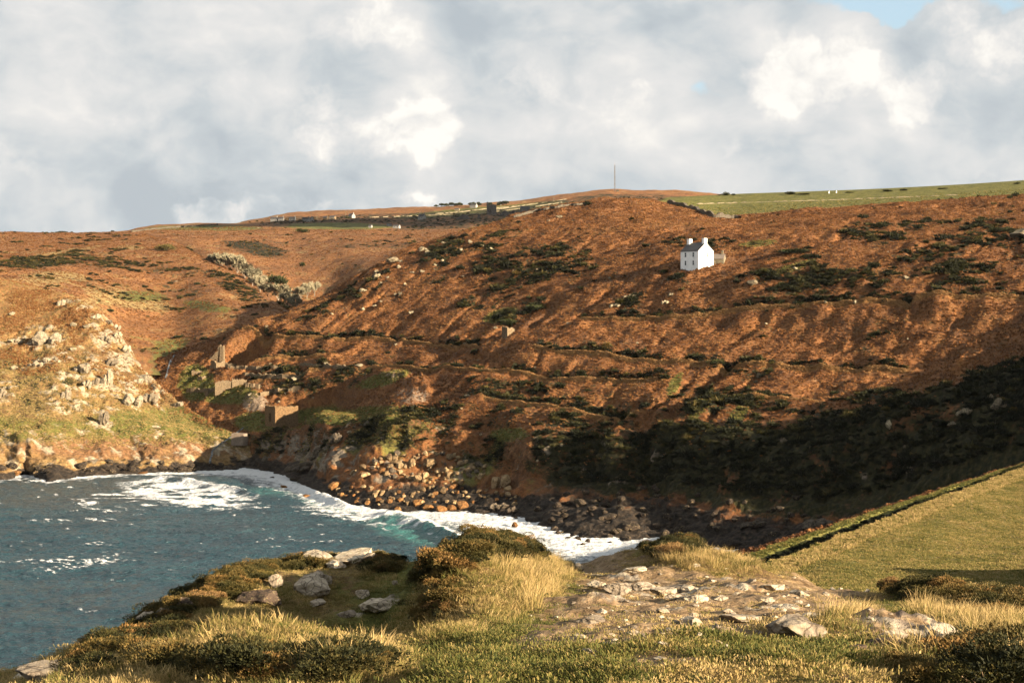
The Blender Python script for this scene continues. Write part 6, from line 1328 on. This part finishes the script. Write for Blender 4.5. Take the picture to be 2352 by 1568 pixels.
for q, (px, py, w, h) in enumerate(((1002,476,12,9),(1014,475,15,12),(1025,475,14,12),(1037,474,17,14),(1048,474,13,11),(1057,474,14,13))):
    tree('round', C2, px, py, w, h, 'dark conifer of the skyline wood, number %s from its left end' % ('one', 'two', 'three', 'four', 'five', 'six')[q], 'conifer_tree', group='dark conifers of the skyline wood')
for px, py, w, h, lab in ((1084,474,18,14,'round tree behind the white farmhouse, left of two'),(1099,474,15,15,'taller spreading tree right of the white farmhouse'),(1126,472,14,11,'tree behind the moor engine house'),(1157,471,24,14,'big round tree right of the moor engine house'),(1145,472,12,8,'small tree beside the small white building')):
    tree('round', C2, px, py, w, h, lab, 'skyline_tree', group='trees round the moor farm')
for px, py, w, h, lab in ((1667,447,18,14,'round dark tree on the skyline at the western end of the green field'),(1684,447,10,8,'small tree beside the round one at the field end'),(1652,447,8,6,'low bush left of the round tree at the field end'),(1814,445,28,12,'wide dark tree on the skyline of the green field'),(1846,445,30,6,'low hedge bush beside the wide skyline tree'),(1950,441,20,5,'flat dark bush on the field skyline left of the domed pair'),(2038,438,24,9,'domed dark bush on the field skyline, left of two'),(2074,436,18,8,'domed dark bush on the field skyline, right of two'),(2165,432,24,6,'reddish low bush on the field skyline'),(2336,421,14,9,'dark tree at the right end of the field skyline')):
    tree('bush', A, px, py+2, w, h, lab, 'skyline_bush', cat='bush', group='bushes along the field skyline')
for px, py, w, h, lab in ((2332,452,16,20,'upright green bush at the right edge of the field'),(2320,456,14,12,'dark round bush beside the upright green one'),(1830,582,90,18,'long dark gorse bush right of the white house'),(1525,628,24,16,'dark bush left of the white house'),(2300,532,60,16,'dark gorse thicket near the right edge of the hill'),(2225,548,60,14,'gorse thicket left of the right edge thicket'),(1165,748,40,26,'green ivy bush behind the hut ruin'),(1235,712,60,24,'long green gorse bush above the hut ruin'),(1645,838,44,22,'dark gorse bush on the lower track')):
    tree('bush', A, px, py, w, h, lab, 'gorse_bush', cat='bush', group='single bushes on the hillside')

# gorse bushes that stand out on the headland: bare stems below, a skin of spines above
M_gcrown = crown_mat('gorse_spines', [(0, (0.014, 0.018, 0.006)), (.4, (0.050, 0.050, 0.013)), (.7, (0.13, 0.105, 0.028)), (1, (0.24, 0.15, 0.05))])
M_brown = crown_mat('withered_gorse', [(0, (0.05, 0.028, 0.014)), (.5, (0.17, 0.10, 0.04)), (1, (0.36, 0.22, 0.09))])
M_stem = simple_mat('gorse_stem', [(0.3, (0.22, 0.15, 0.09)), (0.7, (0.42, 0.31, 0.20))], 6.0, 0.95)
GB_ = {}
def near_gorse(px, py, w, h, label, mat, seed, open_=0.0):
    if (seed, mat.name) not in GB_:
        r = random.Random(seed); V, Fc = [], []
        for i in range(26):
            a = r.uniform(0, 6.28); p = Vector((r.uniform(-.15, .15), r.uniform(-.15, .15), -.1)); d = Vector((math.cos(a)*.7, math.sin(a)*.7, .8)).normalized()
            for q in range(4):
                n_ = p+d*r.uniform(.12, .2); bar(V, Fc, p, n_, .012*(1-.18*q)); p = n_; d = (d+Vector((r.uniform(-.5, .5), r.uniform(-.5, .5), r.uniform(-.2, .4)))).normalized()
        me = bpy.data.meshes.new('stems'); me.from_pydata(V, [], Fc); me.materials.append(M_stem)
        v, f, sh = leaf_ball(7000, .62, .46, .022, r, 0.05, .6)
        if open_: v = [(x, y, z*.8+open_*(.15+.2*max(0, -x))) for x, y, z in v]
        mc = bpy.data.meshes.new('foliage'); mc.from_pydata(v, [], f); mc.materials.append(mat); a = mc.attributes.new('shade', 'FLOAT', 'FACE'); a.data.foreach_set('value', np.asarray(sh, np.float32)); GB_[(seed, mat.name)] = (me, mc)
    g = G.hit(px, py); k = g[1]/F; e = empty('gorse_bush', (g[0], g[1]+w*k*.25, g[2]-.02), seed*1.3); tag(e, label, 'gorse bush', 'gorse bushes on the headland'); e.scale = (w*k/1.25, w*k/1.5, h*k/.85)
    for me, nm in zip(GB_[(seed, mat.name)], ('stems', 'foliage')): o = bpy.data.objects.new(nm, me); COL.objects.link(o); o.parent = e
near_gorse(2050, 1352, 78, 52, 'withered gorse bush with bare stems at the edge of the pasture', M_brown, 1, .5)
near_gorse(2130, 1362, 90, 32, 'low green gorse bush right of the withered one', M_gcrown, 2)
near_gorse(2230, 1378, 100, 34, 'middle gorse bush along the right hand edge', M_gcrown, 3)
near_gorse(2325, 1398, 110, 44, 'dark gorse bush at the right picture edge', M_gcrown, 2)
near_gorse(2270, 1580, 200, 84, 'big brown green gorse bush in the bottom right corner', M_gcrown, 3)
near_gorse(2090, 1578, 120, 50, 'brown gorse bush at the bottom edge beside the big one', M_brown, 2)
near_gorse(1178, 1268, 64, 46, 'withered gorse on the very top of the central knoll', M_brown, 3)
near_gorse(1105, 1274, 100, 40, 'green gorse on the left shoulder of the central knoll', M_gcrown, 1)
near_gorse(1235, 1284, 80, 36, 'green gorse on the right shoulder of the central knoll', M_gcrown, 2)
near_gorse(1545, 1276, 100, 44, 'brown gorse on the knoll east of the path gap', M_brown, 1)
near_gorse(1010, 1410, 90, 50, 'brownish gorse on the shaded flank of the central knoll', M_brown, 2)
near_gorse(580, 1336, 90, 40, 'round green gorse cushion on the seaward skyline', M_gcrown, 3)
near_gorse(470, 1385, 90, 44, 'brown gorse cushion lower on the seaward skyline', M_brown, 3)
near_gorse(880, 1312, 60, 34, 'dark rusty bush above the turf hollow', M_brown, 1)
near_gorse(780, 1562, 130, 56, 'green gorse behind the tall dry grass at the bottom edge', M_gcrown, 1)
near_gorse(500, 1560, 110, 44, 'dark gorse at the bottom edge, left of the tall grass', M_gcrown, 2)

# stream down the valley to the shore
M_stream, nt, b = new_mat('stream_water'); pp = pos(nt); nt.put(b.inputs['Base Color'], nt.ramp(nt.noise(pp, 1.2, 4, .7), [(0.35, (0.03, 0.04, 0.045)), (0.55, (0.10, 0.11, 0.115)), (0.75, (0.30, 0.30, 0.30))])); b.inputs['Roughness'].default_value = 0.3
def ribbon(pts, w, name):
    g = []
    for a, b_ in zip(pts[:-1], pts[1:]):
        for i in range(8):
            px, py = a[0]+(b_[0]-a[0])*i/8, a[1]+(b_[1]-a[1])*i/8
            hs = [L.hit(px, py) for L in ((A, B) if px < 615 else (A,))]; h = min(hs, key=lambda q: q[1] if abs(HY-(q[2]-CZ)*F/q[1]-py) < 2 else 1e9); g.append(h)
    V, Fc = [], []
    for i, p in enumerate(g):
        wd = w*(0.7+.5*rr.random()); V += [(p[0]-wd/2, p[1]-.3, p[2]+.22), (p[0]+wd/2, p[1]-.3, p[2]+.22)]
        if i: k = 2*i; Fc.append((k-2, k-1, k+1, k))
    o = mesh_obj(name, V, Fc, M_stream, smooth=True); o['kind'] = 'structure'; return o
ribbon([(560, 982), (545, 994), (520, 1012), (500, 1024), (488, 1036), (483, 1052), (482, 1070)], 0.8, 'stream')
ribbon([(402, 815), (393, 828), (388, 842), (384, 860), (380, 870)], 0.9, 'stream')

# ------------------------------------------------------------------ unseen cloud mesh added towards the sun to shade the plateau fields
cc = np.array([-75., 1690., 170.]); hgt = 330.0
cpos = cc + TS/TS[2]*hgt
bm = bmesh.new(); bmesh.ops.create_icosphere(bm, subdivisions=5, radius=1.0)
v = np.array([q.co[:] for q in bm.verts])
ds = 1+0.35*fbm3(v[:, 0]*1.6+3, v[:, 1]*1.6, v[:, 2]*1.6, 4, 5)
al = np.array([_h[0], _h[1]]); pe = np.array([-_h[1], _h[0]])
for q, c_, d_ in zip(bm.verts, v, ds):
    a_, b_ = c_[0]*115*d_, c_[1]*230*d_; zz = c_[2]*(45 if c_[2] > 0 else 12)*d_
    q.co = (al[0]*a_+pe[0]*b_, al[1]*a_+pe[1]*b_, zz)
me = bpy.data.meshes.new('cloud'); bm.to_mesh(me); bm.free()
M_cloud = simple_mat('cloud_white', [(0.3, (0.75, 0.76, 0.78)), (0.7, (0.85, 0.85, 0.86))], 0.01, 1.0, bright=True); me.materials.append(M_cloud)
me.polygons.foreach_set('use_smooth', np.ones(len(me.polygons), bool))
o = bpy.data.objects.new('cloud', me); COL.objects.link(o); o.location = cpos; o['kind'] = 'structure'
# ------------------------------------------------------------------ the damp sea air
V, Fc = box(-2600, 2600, -60, 3200, -8, 420)
hz = mesh_obj('haze', V, Fc); hz['kind'] = 'stuff'; hz['label'] = 'thin damp sea air over the valley'
m = bpy.data.materials.new('haze'); m.use_nodes = True; m.node_tree.nodes.clear()
pv = m.node_tree.nodes.new('ShaderNodeVolumePrincipled'); pv.inputs['Density'].default_value = 0.000007; pv.inputs['Color'].default_value = (0.93, 0.95, 1.0, 1); pv.inputs['Anisotropy'].default_value = 0.0
m.node_tree.links.new(pv.outputs[0], m.node_tree.nodes.new('ShaderNodeOutputMaterial').inputs['Volume'])
hz.data.materials.append(m)
